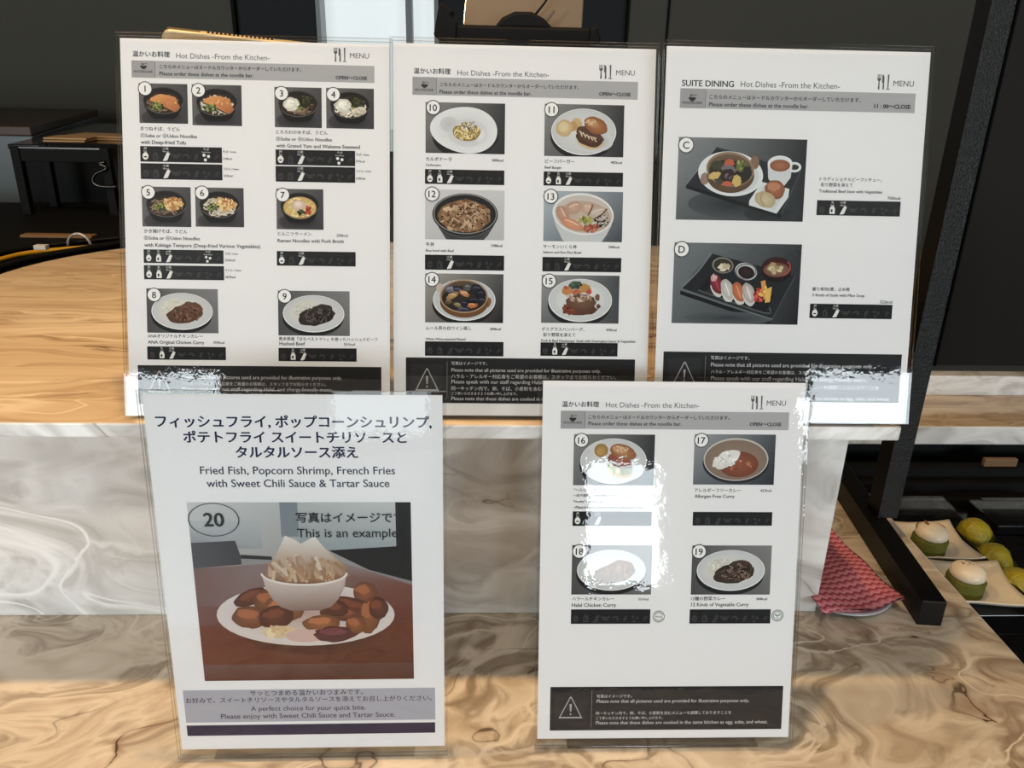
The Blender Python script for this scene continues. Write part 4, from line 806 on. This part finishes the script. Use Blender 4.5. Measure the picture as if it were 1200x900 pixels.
# ---- front left menu: fried platter
m = Page(-0.132, 0.4792, ZC, 0.009, 5.77, 0.18, 'clear stand with the fried fish and shrimp poster numbered 20, on the low counter', 0.05)
NAVY = (44, 42, 78)
I = Ink(m)
I.text(182, 493.8, 506, 'フィッシュフライ, ポップコーンシュリンプ,', NAVY, 0.04, res=4); I.text(214.5, 512.2, 476.7, 'ポテトフライ スイートチリソースと', NAVY, 0.04, res=4); I.text(276, 530, 419.7, 'タルタルソース添え', NAVY, 0.04, res=4)
I.text(234.4, 550.8, 463, 'Fried Fish, Popcorn Shrimp, French Fries', (60, 60, 78), 0.014, res=4); I.text(242, 566, 456.4, 'with Sweet Chili Sauce & Tartar Sauce', (60, 60, 78), 0.014, res=4)
I.build('page_heading', m.sheet)
P = Pic(m, 229.3, 588.5, 483.2, 796.8, 71); platter(P)
u, v = m.uv(250.6, 608.8); k = m.mm(250.6, 608.8)
P.z += 1e-4
ring = [(u+30*k*q*math.cos(2*math.pi*i/60), v+20.6*k*q*math.sin(2*math.pi*i/60)*1.05) for i in range(60) for q in (1.0, 0.965)]
P.poly(ring, lin((36, 38, 48)), [(2*i, 2*i+1, (2*i+3) % 120, (2*i+2) % 120) for i in range(60)])
P.text(238.5, 608.3, 262.8, '20', (40, 42, 48), 0.03, res=4); P.text(347, 606.5, 480, '写真はイメージです。', (34, 36, 42), 0.02, res=4); P.text(348.4, 624, 465.6, 'This is an example', (34, 36, 42), 0.006, res=4)
P.build('dish_photo', m.sheet, 'photo of a fried platter with a bowl of fries, numbered 20')
I = Ink(m); I.rect(m.rect(216, 807.4, 510, 845), lin((170, 171, 184)))
I.text(293, 812.3, 425.4, 'サッとつまめる温かいおつまみです。', (40, 38, 66), 0.012, res=3); I.text(217.8, 821.2, 505.8, 'お好みで、スイートチリソースやタルタルソースを添えてお召し上がりください。', (40, 38, 66), 0.012, res=3)
I.text(294, 830.2, 428.5, 'A perfect choice for your quick bite.', (46, 44, 66), 0.006, res=3); I.text(259, 839.3, 463, 'Please enjoy with Sweet Chili Sauce and Tartar Sauce.', (46, 44, 66), 0.006, res=3)
I.build('dish_caption', m.sheet, 'grey serving note box')
I = Ink(m); I.rect(m.rect(219, 848.3, 510, 860.5), lin((40, 36, 72))); I.build('footer_bar', m.sheet, 'dark navy bar')

# ------------------------------------------------------------------ sneeze guard support
sg = empty('guard_support', (0.486, 0.80, ZC))
tag(sg, 'black square steel post on a long foot bar, right of the raised ledge', 'post')
Mr = Matrix.Rotation(-math.radians(6.6), 4, 'Z')
b = MB(); b.box(-0.0125, 0.0125, -0.165, 0.26, 0, 0.030, 0, Matrix.Translation((-0.002, 0, 0)) @ Mr); b.build('foot_bar', BLACK, sg, 0.0012)
b = MB(); b.box(-0.0125, 0.0125, -0.0135, 0.0135, 0.030, 1.2, 0, Matrix.Translation((0.011, 0.012, 0))); b.m[2] = 1
b.build('post', [BLACK, BLACKTEX], sg, 0.001)

# ------------------------------------------------------------------ towel on its dish
dish = MB(); dish.lathe([(0.030, 0), (0.034, 0.0), (0.056, 0.006), (0.0575, 0.0075), (0.055, 0.0085), (0.035, 0.003), (0.0, 0.0028)], (0, 0, 0), 40, 0, 1.0, 1.0)
o = dish.build('small_dish', mat('pale_grey_glaze', (176, 178, 180), 0.25)); o.location = (0.395, 0.70, ZC)
tag(o, 'small pale dish under the pink towel on the low counter', 'dish')
def towel_mat():
    m_ = bpy.data.materials.new('pink_chevron_cloth'); m_.use_nodes = True; nt = m_.node_tree; N = nt.nodes; L = nt.links; bs = N['Principled BSDF']
    tc = N.new('ShaderNodeTexCoord'); sx = N.new('ShaderNodeSeparateXYZ'); L.new(tc.outputs['UV'], sx.inputs[0])
    def mth(op, a, b=None):
        q = N.new('ShaderNodeMath'); q.operation = op
        for i, v_ in enumerate((a, b)):
            if v_ is None: continue
            if isinstance(v_, (int, float)): q.inputs[i].default_value = v_
            else: L.new(v_, q.inputs[i])
        return q.outputs[0]
    zig = mth('MULTIPLY', mth('PINGPONG', mth('MULTIPLY', sx.outputs[0], 11.0), 0.5), 0.036)
    ph = mth('FRACT', mth('MULTIPLY', mth('ADD', sx.outputs[1], zig), 18.0))
    r = ramp(nt, [(0.0, lin((150, 56, 70))), (0.20, lin((150, 56, 70))), (0.34, lin((216, 132, 142))), (0.60, lin((226, 150, 158))), (0.74, lin((206, 112, 124))), (0.94, lin((200, 104, 116)))])
    L.new(ph, r.inputs[0]); L.new(r.outputs[0], bs.inputs['Base Color']); bs.inputs['Roughness'].default_value = 0.9
    n = N.new('ShaderNodeTexNoise'); n.inputs['Scale'].default_value = 500; bp = N.new('ShaderNodeBump'); bp.inputs['Strength'].default_value = 0.3; bp.inputs['Distance'].default_value = 0.0006
    L.new(tc.outputs['Object'], n.inputs['Vector']); L.new(n.outputs[0], bp.inputs['Height']); L.new(bp.outputs[0], bs.inputs['Normal'])
    return m_
def make_towel():
    # corners on the counter: near-left, near-right, far-right, far-left
    A, B, Cc, D = Vector((0.350, 0.632)), Vector((0.4480, 0.654)), Vector((0.4230, 0.795)), Vector((0.335, 0.800))
    nx, ny = 26, 30; R = random.Random(5); bm = bmesh.new(); uvl = bm.loops.layers.uv.new('UVMap'); G = []
    for lay, dz in ((1, 0.0), (0, -0.007)):
        rows = []
        for j in range(ny+1):
            row = []
            for i in range(nx+1):
                s_, t_ = i/nx, j/ny
                p = (A*(1-s_)+B*s_)*(1-t_)+(D*(1-s_)+Cc*s_)*t_
                edge = min(s_, 1-s_, t_, 1-t_); rnd = min(1.0, edge/0.06)
                d = (Vector((p.x, p.y))-Vector((0.395, 0.70))).length
                z = 0.0176+0.004*t_ + 0.0018*math.sin(s_*9+t_*4) + 0.0014*math.sin(t_*13-s_*5)
                if dz: z -= 0.0075*math.sqrt(rnd)
                if t_ == 0: p = p + Vector((0.0, 0.0035*math.sin(s_*7)))
                row.append(bm.verts.new((p.x-0.395, p.y-0.70, z)))
            rows.append(row)
        G.append(rows)
    def face(vs, uvs):
        f = bm.faces.new(vs); f.smooth = True
        for lp, uv in zip(f.loops, uvs): lp[uvl].uv = uv
    for lay in (0, 1):
        for j in range(ny):
            for i in range(nx):
                q = [(i, j), (i+1, j), (i+1, j+1), (i, j+1)]
                if lay: q.reverse()
                face([G[lay][b_][a_] for a_, b_ in q], [(a_/nx, b_/ny) for a_, b_ in q])
    for i in range(nx):
        face([G[0][0][i+1], G[0][0][i], G[1][0][i], G[1][0][i+1]], [((i+1)/nx, 0), (i/nx, 0), (i/nx, -0.04), ((i+1)/nx, -0.04)])
        face([G[0][ny][i], G[0][ny][i+1], G[1][ny][i+1], G[1][ny][i]], [(i/nx, 1), ((i+1)/nx, 1), ((i+1)/nx, 1.04), (i/nx, 1.04)])
    for j in range(ny):
        face([G[0][j][0], G[0][j+1][0], G[1][j+1][0], G[1][j][0]], [(0, j/ny), (0, (j+1)/ny), (-0.04, (j+1)/ny), (-0.04, j/ny)])
        face([G[0][j+1][nx], G[0][j][nx], G[1][j][nx], G[1][j+1][nx]], [(1, (j+1)/ny), (1, j/ny), (1.04, j/ny), (1.04, (j+1)/ny)])
    bmesh.ops.recalc_face_normals(bm, faces=bm.faces)
    me = bpy.data.meshes.new('folded_towel'); bm.to_mesh(me); bm.free(); me.materials.append(towel_mat())
    o = bpy.data.objects.new('folded_towel', me); COL.objects.link(o); o.location = (0.395, 0.70, ZC)
    return tag(o, 'folded pink towel with red wavy stripes beside the foot of the black post', 'towel')
make_towel()

# ------------------------------------------------------------------ desserts
PORC = mat('warm_white_porcelain', (226, 216, 196), 0.22)
def square_plate(cx, cy, rot, hx, hy, z, label):
    n = 20; bm = MB(); vs = []; fs = []
    for j in range(n+1):
        for i in range(n+1):
            x, y = 2*i/n-1, 2*j/n-1
            pin = 1-0.10*(1-abs(y))*abs(x); piny = 1-0.10*(1-abs(x))*abs(y)
            e_ = max(abs(x), abs(y)); z_ = 0.0035 + 0.010*max(0, (e_-0.62)/0.38)**1.6 + 0.004*(abs(x)*abs(y))**3
            vs.append((x*hx*pin, y*hy*piny, z_))
    k = len(vs); vs += [(v[0]*0.985, v[1]*0.985, max(v[2]-0.0035, 0.0)) for v in vs]
    for j in range(n):
        for i in range(n):
            a = j*(n+1)+i; fs.append((a, a+1, a+n+2, a+n+1)); fs.append((k+a, k+a+n+1, k+a+n+2, k+a+1))
    for i in range(n):
        for (a, b_) in ((i, i+1), (n*(n+1)+i+1, n*(n+1)+i), ((i+1)*(n+1), i*(n+1)), (i*(n+1)+n, (i+1)*(n+1)+n)): fs.append((b_, a, k+a, k+b_))
    bm.add(vs, fs, 0, True); o = bm.build('square_plate', PORC); o.location = (cx, cy, z); o.rotation_euler = (0, 0, rot)
    return tag(o, label, 'plate', 'square dessert plates in the display case')
PZ = 0.8275
square_plate(0.612, 0.893, -0.05, 0.060, 0.048, PZ, 'white square plate farther from the counter front, holding a cake with browned cream')
square_plate(0.612, 0.797, -0.12, 0.063, 0.047, PZ, 'white square plate nearer the counter front, holding a cake dotted with tea powder')
SPONGE = mat('green_tea_sponge', (96, 100, 34), 0.85, bump=(300, 0.8, 0.002)); CREAM = mat('white_cream', (240, 228, 206), 0.35)
BROWN = mat('caramel_brown', (150, 104, 48), 0.6); POWDER = mat('tea_powder', (58, 44, 22), 0.9)
def cake(cx, cy, label, swirl):
    R = random.Random(3 if swirl else 8); J = lambda a, k: 0.03*math.sin(5*a+k)+0.02*math.sin(9*a+2*k)
    root = empty('tea_cake', (cx, cy, PZ+0.0035)); tag(root, label, 'cake', 'green tea cakes on square plates')
    b = MB(); b.lathe([(0.0195, 0), (0.0215, 0.002), (0.0225, 0.010), (0.0222, 0.019), (0.021, 0.022), (0.016, 0.023)], (0, 0, 0), 40, 0, jig=J); b.build('sponge', SPONGE, root)
    b = MB(); b.lathe([(0.0185, 0.0225), (0.0205, 0.025), (0.0205, 0.029), (0.0185, 0.034), (0.013, 0.0375), (0.006, 0.039), (0.001, 0.0393)], (0, 0, 0), 40, 0); b.build('cream_topping', CREAM, root)
    g = MB()
    if swirl:
        g.tube(spline([(-0.006+0.001*math.cos(k), 0.004+0.006*math.sin(k*0.9), 0.0388+0.0005*k) for k in range(5)], 6), 0.0015, 6)
        g.tube(spline([(-0.0185, 0.006, 0.0335), (-0.017, 0.010, 0.034), (-0.012, 0.0148, 0.0345)], 6), 0.0011, 6)
        g.tube(spline([(0.0135, 0.0135, 0.034), (0.0165, 0.008, 0.0345), (0.0185, 0.002, 0.0338)], 6), 0.0011, 6); g.build('browned_garnish', BROWN, root)
    else:
        for k in range(16):
            a, r_ = R.uniform(0, 6.28), 0.007*math.sqrt(R.random()); q = R.uniform(0.0006, 0.0013)
            g.lathe([(q*0.8, 0), (q, q*0.5), (q*0.5, q)], (r_*math.cos(a)-0.001, r_*math.sin(a)+0.003, 0.0383), 7)
        g.build('powder_garnish', POWDER, root)
    return root
cake(0.6135, 0.880, 'round green tea cake topped with browned cream swirl, on the farther plate', True)
cake(0.6085, 0.788, 'round green tea cake topped with cream and tea powder, on the nearer plate', False)
CUP = acrylic('clear_plastic', (0.96, 0.96, 0.95), 0.05, 0.03); MOUSSE = mat('yellow_green_mousse', (164, 150, 36), 0.4, bump=(160, 0.8, 0.004))
def cup(cx, cy, label, seed):
    J = lambda a, k: 0.05*math.sin(3*a+k+seed)+0.03*math.sin(7*a+2*k+seed)
    root = empty('dessert_cup', (cx, cy, FLOORZ)); tag(root, label, 'dessert', 'clear cups of green dessert')
    b = MB(); b.lathe([(0.018, 0.0012), (0.0205, 0.010), (0.0225, 0.018), (0.021, 0.026), (0.017, 0.033), (0.010, 0.038), (0.002, 0.0395)], (0, 0, 0), 32, 0, jig=J); b.build('mousse', MOUSSE, root)
    b = MB(); b.lathe([(0.0195, 0.0), (0.020, 0.0008), (0.0245, 0.0165), (0.0285, 0.017), (0.0285, 0.0182), (0.0255, 0.0185), (0.0240, 0.0172), (0.0196, 0.0011)], (0, 0, 0), 36, 0); b.build('cup', CUP, root)
    return root
for i, ((px, py), lab) in enumerate((((1142, 622), 'yellow green dessert in a clear cup, farthest of the three beside the plates'), ((1165, 652), 'yellow green dessert in a clear cup, middle of the three beside the plates'), ((1192, 682), 'yellow green dessert in a clear cup, nearest of the three beside the plates'))):
    d = pix_ray(px, py); t = (FLOORZ+0.022-CAM_Z)/d.z; cup(d.x*t, d.y*t, lab, i*2.1)
# empty clear lidded boxes in the dark back of the case
for i, (cx, cy, lab) in enumerate(((0.67, 1.005, 'clear dark lidded box at the back of the display case, behind the farther plate'), (0.83, 1.0, 'clear dark lidded box at the back of the display case, behind the dessert cups'))):
    root = empty('lidded_box', (cx, cy, FLOORZ)); tag(root, lab, 'box', 'lidded boxes in the display case')
    b = MB(); b.box(-0.06, 0.06, -0.035, 0.035, 0, 0.018); b.build('tray', GLOSSBLACK, root, 0.003)
    b = MB(); b.prism([(-0.062, -0.037), (0.062, -0.037), (0.062, 0.037), (-0.062, 0.037)], 0.018, 0.021); b.box(-0.052, 0.052, -0.028, 0.028, 0.021, 0.030); b.build('lid', CUP, root, 0.002)
b = MB(); b.box(-0.028, 0.028, -0.004, 0.004, 0, 0.014); o = b.build('label_block', mat('brown_wood_block', (120, 90, 62), 0.6), None, 0.001)
o.location = (0.86, 1.112, 0.842); tag(o, 'small brown wooden label block on the back step of the display case', 'label holder')

# ------------------------------------------------------------------ tablets behind the menus
GOLD = mat('gold_aluminium', (226, 206, 168), 0.4, 0.6)
tb = empty('tablet_computer', (-0.178, 0.70, ZL)); tag(tb, 'gold tablet with speaker holes peeking over the noodle menu', 'tablet')
Mt = Matrix.Translation((0, -0.002, 0.292)) @ Matrix.Rotation(math.radians(4.5), 4, 'Y') @ Matrix.Rotation(math.radians(-62), 4, 'X')
def rrect(hx, y0, y1, r, n=6):
    pts = []
    for (cx, cy, a0) in ((hx-r, y0+r, -90), (hx-r, y1-r, 0), (-hx+r, y1-r, 90), (-hx+r, y0+r, 180)):
        for k in range(n+1): a = math.radians(a0+90*k/n); pts.append((cx+r*math.cos(a), cy+r*math.sin(a)))
    return pts
b = MB(); b.prism(rrect(0.084, 0.0, 0.24, 0.010), -0.0065, 0.0, 0, Mt); b.build('body', GOLD, tb, 0.0016, 3)
b = MB(); b.prism(rrect(0.080, 0.006, 0.234, 0.006), 0.0001, 0.0008, 0, Mt); b.build('screen', GLOSSBLACK, tb)
b = MB()
for k in range(16): b.box(-0.046+k*0.0034, -0.0446+k*0.0034, -0.0008, 0.0004, -0.0040, -0.0024, 0, Mt)
b.build('speaker_grille', MATTEBLACK, tb)
b = MB(); b.box(-0.078, -0.052, -0.0006, 0.0004, -0.0042, -0.0020, 0, Mt); b.build('side_button', mat('gold_button', (170, 146, 108), 0.3, 0.8), tb)
st_ = empty('tablet_stand', (-0.178, 0.80, ZL)); tag(st_, 'dark bracket stand hidden behind the noodle menu, carrying the gold tablet', 'stand')
b = MB(); b.box(-0.05, 0.05, -0.04, 0.06, 0, 0.006); b.build('base', MATTEBLACK, st_, 0.001)
b = MB(); b.box(-0.012, 0.012, 0.005, 0.02, 0.006, 0.064); b.build('upright', MATTEBLACK, st_, 0.001)
b = MB(); b.box(-0.06, 0.06, -0.01, 0.035, 0.064, 0.069); b.build('cradle', MATTEBLACK, st_, 0.001)

bt = empty('tablet_holder', (0.036, 0.83, ZL)); tag(bt, 'black tablet holder with clamp arms, standing behind the carbonara menu', 'stand')
b = MB(); b.box(-0.07, 0.07, -0.05, 0.07, 0, 0.008); b.build('base', MATTEBLACK, bt, 0.002)
b = MB(); b.box(-0.012, 0.012, 0.0, 0.02, 0.008, 0.30); b.build('upright', MATTEBLACK, bt, 0.002)
MF = lambda y: Matrix(((1,0,0,0),(0,0,-1,y),(0,1,0,0),(0,0,0,1)))
b = MB(); b.box(-0.066, 0.068, -0.028, -0.0165, 0.287, 0.3125); b.box(-0.066, 0.068, -0.0165, 0.006, 0.287, 0.302)
b.prism([(-0.026, 0.310), (-0.018, 0.3195), (-0.006, 0.325), (0.010, 0.325), (0.022, 0.3195), (0.032, 0.310)], 0.0, 0.010, 0, MF(-0.0175))
b.build('cradle', MATTEBLACK, bt, 0.003)
b = MB(); b.prism([(-0.083, 0.302), (-0.062, 0.290), (-0.060, 0.314), (-0.066, 0.320), (-0.063, 0.324), (-0.077, 0.331)], 0.0, 0.030, 0, MF(0.0)); b.build('clamp_arm', MATTEBLACK, bt, 0.002)
b = MB(); b.prism([(0.066, 0.287), (0.073, 0.291), (0.077, 0.302), (0.073, 0.3135), (0.066, 0.3125)], 0.0, 0.030, 0, MF(0.0)); b.build('clamp_arm', MATTEBLACK, bt, 0.002)
tb2 = empty('tablet_computer', (0.038, 0.838, ZL+0.3015)); tag(tb2, 'tablet, brown grey reflection painted on, clamped in the black holder behind the carbonara menu', 'tablet')
Mt2 = Matrix.Translation((0, -0.012, 0.0)) @ Matrix.Rotation(math.radians(58), 4, 'X') @ Matrix.Rotation(math.radians(-4), 4, 'Z')
b = MB(); b.prism(rrect(0.0585, 0.0055, 0.17, 0.006), -0.004, 0.004, 0, Mt2); b.build('body', mat('silver_rim', (150, 146, 140), 0.25, 0.8), tb2, 0.001)
b = MB(); b.prism(rrect(0.0572, 0.0068, 0.168, 0.005), 0.0041, 0.0046, 0, Mt2); b.build('screen', mat('screen_painted_reflection', (104, 94, 84), 0.5, spec=0.2), tb2)  # brown grey stands in for a reflection, put into the screen colour
b = MB(); b.tube([(0.012, -0.0135, 0.022), (0.022, -0.010, 0.034), (0.03, -0.004, 0.048)], 0.0012, 6); b.build('stylus_cord', MATTEBLACK, tb2)

# ------------------------------------------------------------------ dark corner behind the ledge, left
bc = empty('back_cabinet', (-1.7, 2.7, 0)); tag(bc, 'grey fronted cabinet with brown wooden top at the far left behind the rack', 'cabinet')
poly = [(-2.6, 2.2), (-1.203, 2.2), (-1.62, 3.5), (-2.6, 3.5)]
b = MB(); b.prism(poly, 0, 1.262); rel(b, bc).build('body', mat('blue_grey_panel', (112, 122, 126), 0.22), bc, 0.003)
b = MB(); b.prism(poly, 1.262, 1.287); rel(b, bc).build('wooden_top', mat('dark_brown_wood', (74, 50, 32), 0.4), bc, 0.003)
ec = empty('equipment_cabinet', (-0.75, 2.4, 0)); tag(ec, 'black equipment cabinet carrying folded brown papers behind the metal rack', 'cabinet')
b = MB(); b.prism([(-1.10, 1.93), (0.2, 1.93), (0.2, 2.9), (-1.36, 2.9)], 0, 1.25); rel(b, ec).build('body', MATTEBLACK, ec, 0.003)
b = MB(); b.prism([(-1.11, 1.92), (0.21, 1.92), (0.21, 2.91), (-1.37, 2.91)], 1.25, 1.262); rel(b, ec).build('top', GLOSSBLACK, ec, 0.002)
sh = empty('equipment_shelf', (-0.9, 1.6, 0)); tag(sh, 'low black shelf behind the curved end of the raised ledge', 'shelf')
b = MB(); b.prism([(-1.9, 0.81), (-0.69, 0.81), (-0.69, 1.40), (0.2, 1.40), (0.2, 1.90), (-1.9, 1.90)], 0, ZL-0.030); rel(b, sh).build('body', MATTEBLACK, sh, 0.003)
b = MB(); b.prism([(-1.9, 0.80), (-0.682, 0.80), (-0.682, 1.39), (0.2, 1.39), (0.2, 1.90), (-1.9, 1.90)], ZL-0.030, ZL-0.022); rel(b, sh).build('top', MATTEBLACK, sh)
SHZ = ZL-0.022
KRAFT = mat('brown_kraft_paper', (206, 168, 122), 0.8, bump=(60, 0.3, 0.003))
for i, (px, py, l, d_, rot, lab) in enumerate(((84, 163, 0.048, 0.10, 0.10, 'folded brown paper on the black cabinet, left of the pair'), (122, 157, 0.075, 0.12, -0.05, 'folded brown paper on the black cabinet, right of the pair'))):
    dd = pix_ray(px, py); y = 2.05+0.10*i; x = dd.x*y/dd.y
    b = MB()
    for q in range(2): b.box(-l, l, -d_*0.5, d_*0.5, 0.0005+0.006*q, 0.005+0.006*q, 0, Matrix.Rotation(0.06*q, 4, 'Z') @ Matrix.Rotation(0.012*q, 4, 'Y'))
    o = b.build('folded_paper', KRAFT, None, 0.0015); o.location = (x, y, 1.262); o.rotation_euler = (0, 0, rot); tag(o, lab, 'paper', 'brown papers on the cabinet')
STEEL = mat('dark_chrome', (70, 68, 66), 0.25, 0.9)
rk = empty('metal_rack', (-0.89, 1.75, SHZ)); tag(rk, 'small black metal rack with a chrome rail, left behind the raised ledge', 'rack')
hz = 1.272-SHZ
for x in (-0.098, 0.088):
    for y in (-0.012, 0.10):
        b = MB(); b.box(x-0.009, x+0.009, y-0.009, y+0.009, 0, hz); b.build('leg', MATTEBLACK, rk, 0.001)
b = MB(); b.box(-0.089, 0.079, -0.018, -0.006, hz-0.030, hz-0.004); b.build('top_rail', MATTEBLACK, rk, 0.001)
b = MB(); b.box(-0.089, 0.079, -0.0195, -0.0045, hz-0.004, hz); b.build('chrome_edge', STEEL, rk, 0.0005)
b = MB(); b.box(-0.10, 0.09, 0.094, 0.106, hz-0.03, hz); b.build('rear_rail', MATTEBLACK, rk, 0.001)
def at_y(px, py, y): d = pix_ray(px, py); return Vector((0, 0, CAM_Z)) + d*(y/d.y)
hk = MB(); hk.tube(spline([at_y(*q, 1.725) for q in ((123, 190), (116, 192), (125, 197), (112, 204), (109, 212), (116, 218), (137, 219))], 6), 0.0035, 8)
base = at_y(120, 205, 1.725); o = rel(hk, empty('hanging_hose', base)).build('hose', STEEL, bpy.data.objects['hanging_hose'])
tag(bpy.data.objects['hanging_hose'], 'thin dark curved hose hanging from the right leg of the rack', 'hose')
def cable(name, pts, r, m_, label, y0, y1):
    n = len(pts); P = []
    for i, q in enumerate(pts):
        y = y0+(y1-y0)*i/(n-1); P.append(at_y(*q, y))
    P = [Vector((p.x, p.y, max(p.z, SHZ+r))) for p in P]
    b = MB(); b.tube(spline(P, 8), r, 8); o = b.build(name, m_); return tag(o, label, 'cable')
def shelf_pts(px): # points where the picture shows the cable, laid on the shelf top
    out = []
    for q in px:
        d = pix_ray(*q); t = (SHZ+0.006-CAM_Z)/d.z; out.append(Vector((d.x*t, d.y*t, SHZ+0.006)))
    return out
def lay(name, px, r, m_, label, dz=0.0):
    P = [Vector((p.x, p.y, SHZ+r+dz+0.0005)) for p in shelf_pts(px)]
    b = MB(); b.tube(spline(P, 8), r, 8); return tag(b.build(name, m_), label, 'cable')
YEL = mat('yellow_rubber', (196, 150, 24), 0.5)
lay('yellow_cable', [(-30, 312), (0, 303), (30, 296), (75, 291), (130, 287)], 0.004, YEL, 'thin yellow cable running behind the curved end of the ledge')
lay('black_cable', [(-30, 324), (0, 314), (40, 303), (90, 294), (150, 284)], 0.006, MATTEBLACK, 'thick black cable running beside the yellow cable')
lay('black_cable', [(-20, 300), (20, 292), (60, 286), (150, 277)], 0.004, BLACK, 'thin black cable behind the yellow cable at the left')
b = MB(); b.box(-0.010, 0.010, -0.006, 0.006, 0, 0.008); o = b.build('cable_clip', mat('white_plastic', (200, 198, 190), 0.4), None, 0.001)
p = shelf_pts([(50, 297)])[0]; o.location = (p.x, p.y, SHZ+0.0125); tag(o, 'tiny white cable clip on the black cables left of the noodle menu', 'clip')
p = shelf_pts([(86, 287)])[0]; b = MB(); b.tube([(0.020*math.cos(a), 0, 0.022*math.sin(a)) for a in [math.pi*k/16 for k in range(17)]], 0.0025, 8)
o = b.build('white_ring', mat('pale_metal', (180, 176, 168), 0.3, 0.5)); o.location = (p.x, p.y+0.02, SHZ); tag(o, 'pale half ring standing on the shelf near the noodle menu', 'ring')
b = MB(); b.box(-0.075, 0.055, -0.012, 0.012, 0, 0.005); o = b.build('wooden_strip', mat('pale_wood', (130, 98, 62), 0.6), None, 0.001)
p = shelf_pts([(55, 281)])[0]; o.location = (p.x, p.y+0.06, SHZ); tag(o, 'short pale wooden strip lying behind the cables at the left', 'wood strip')
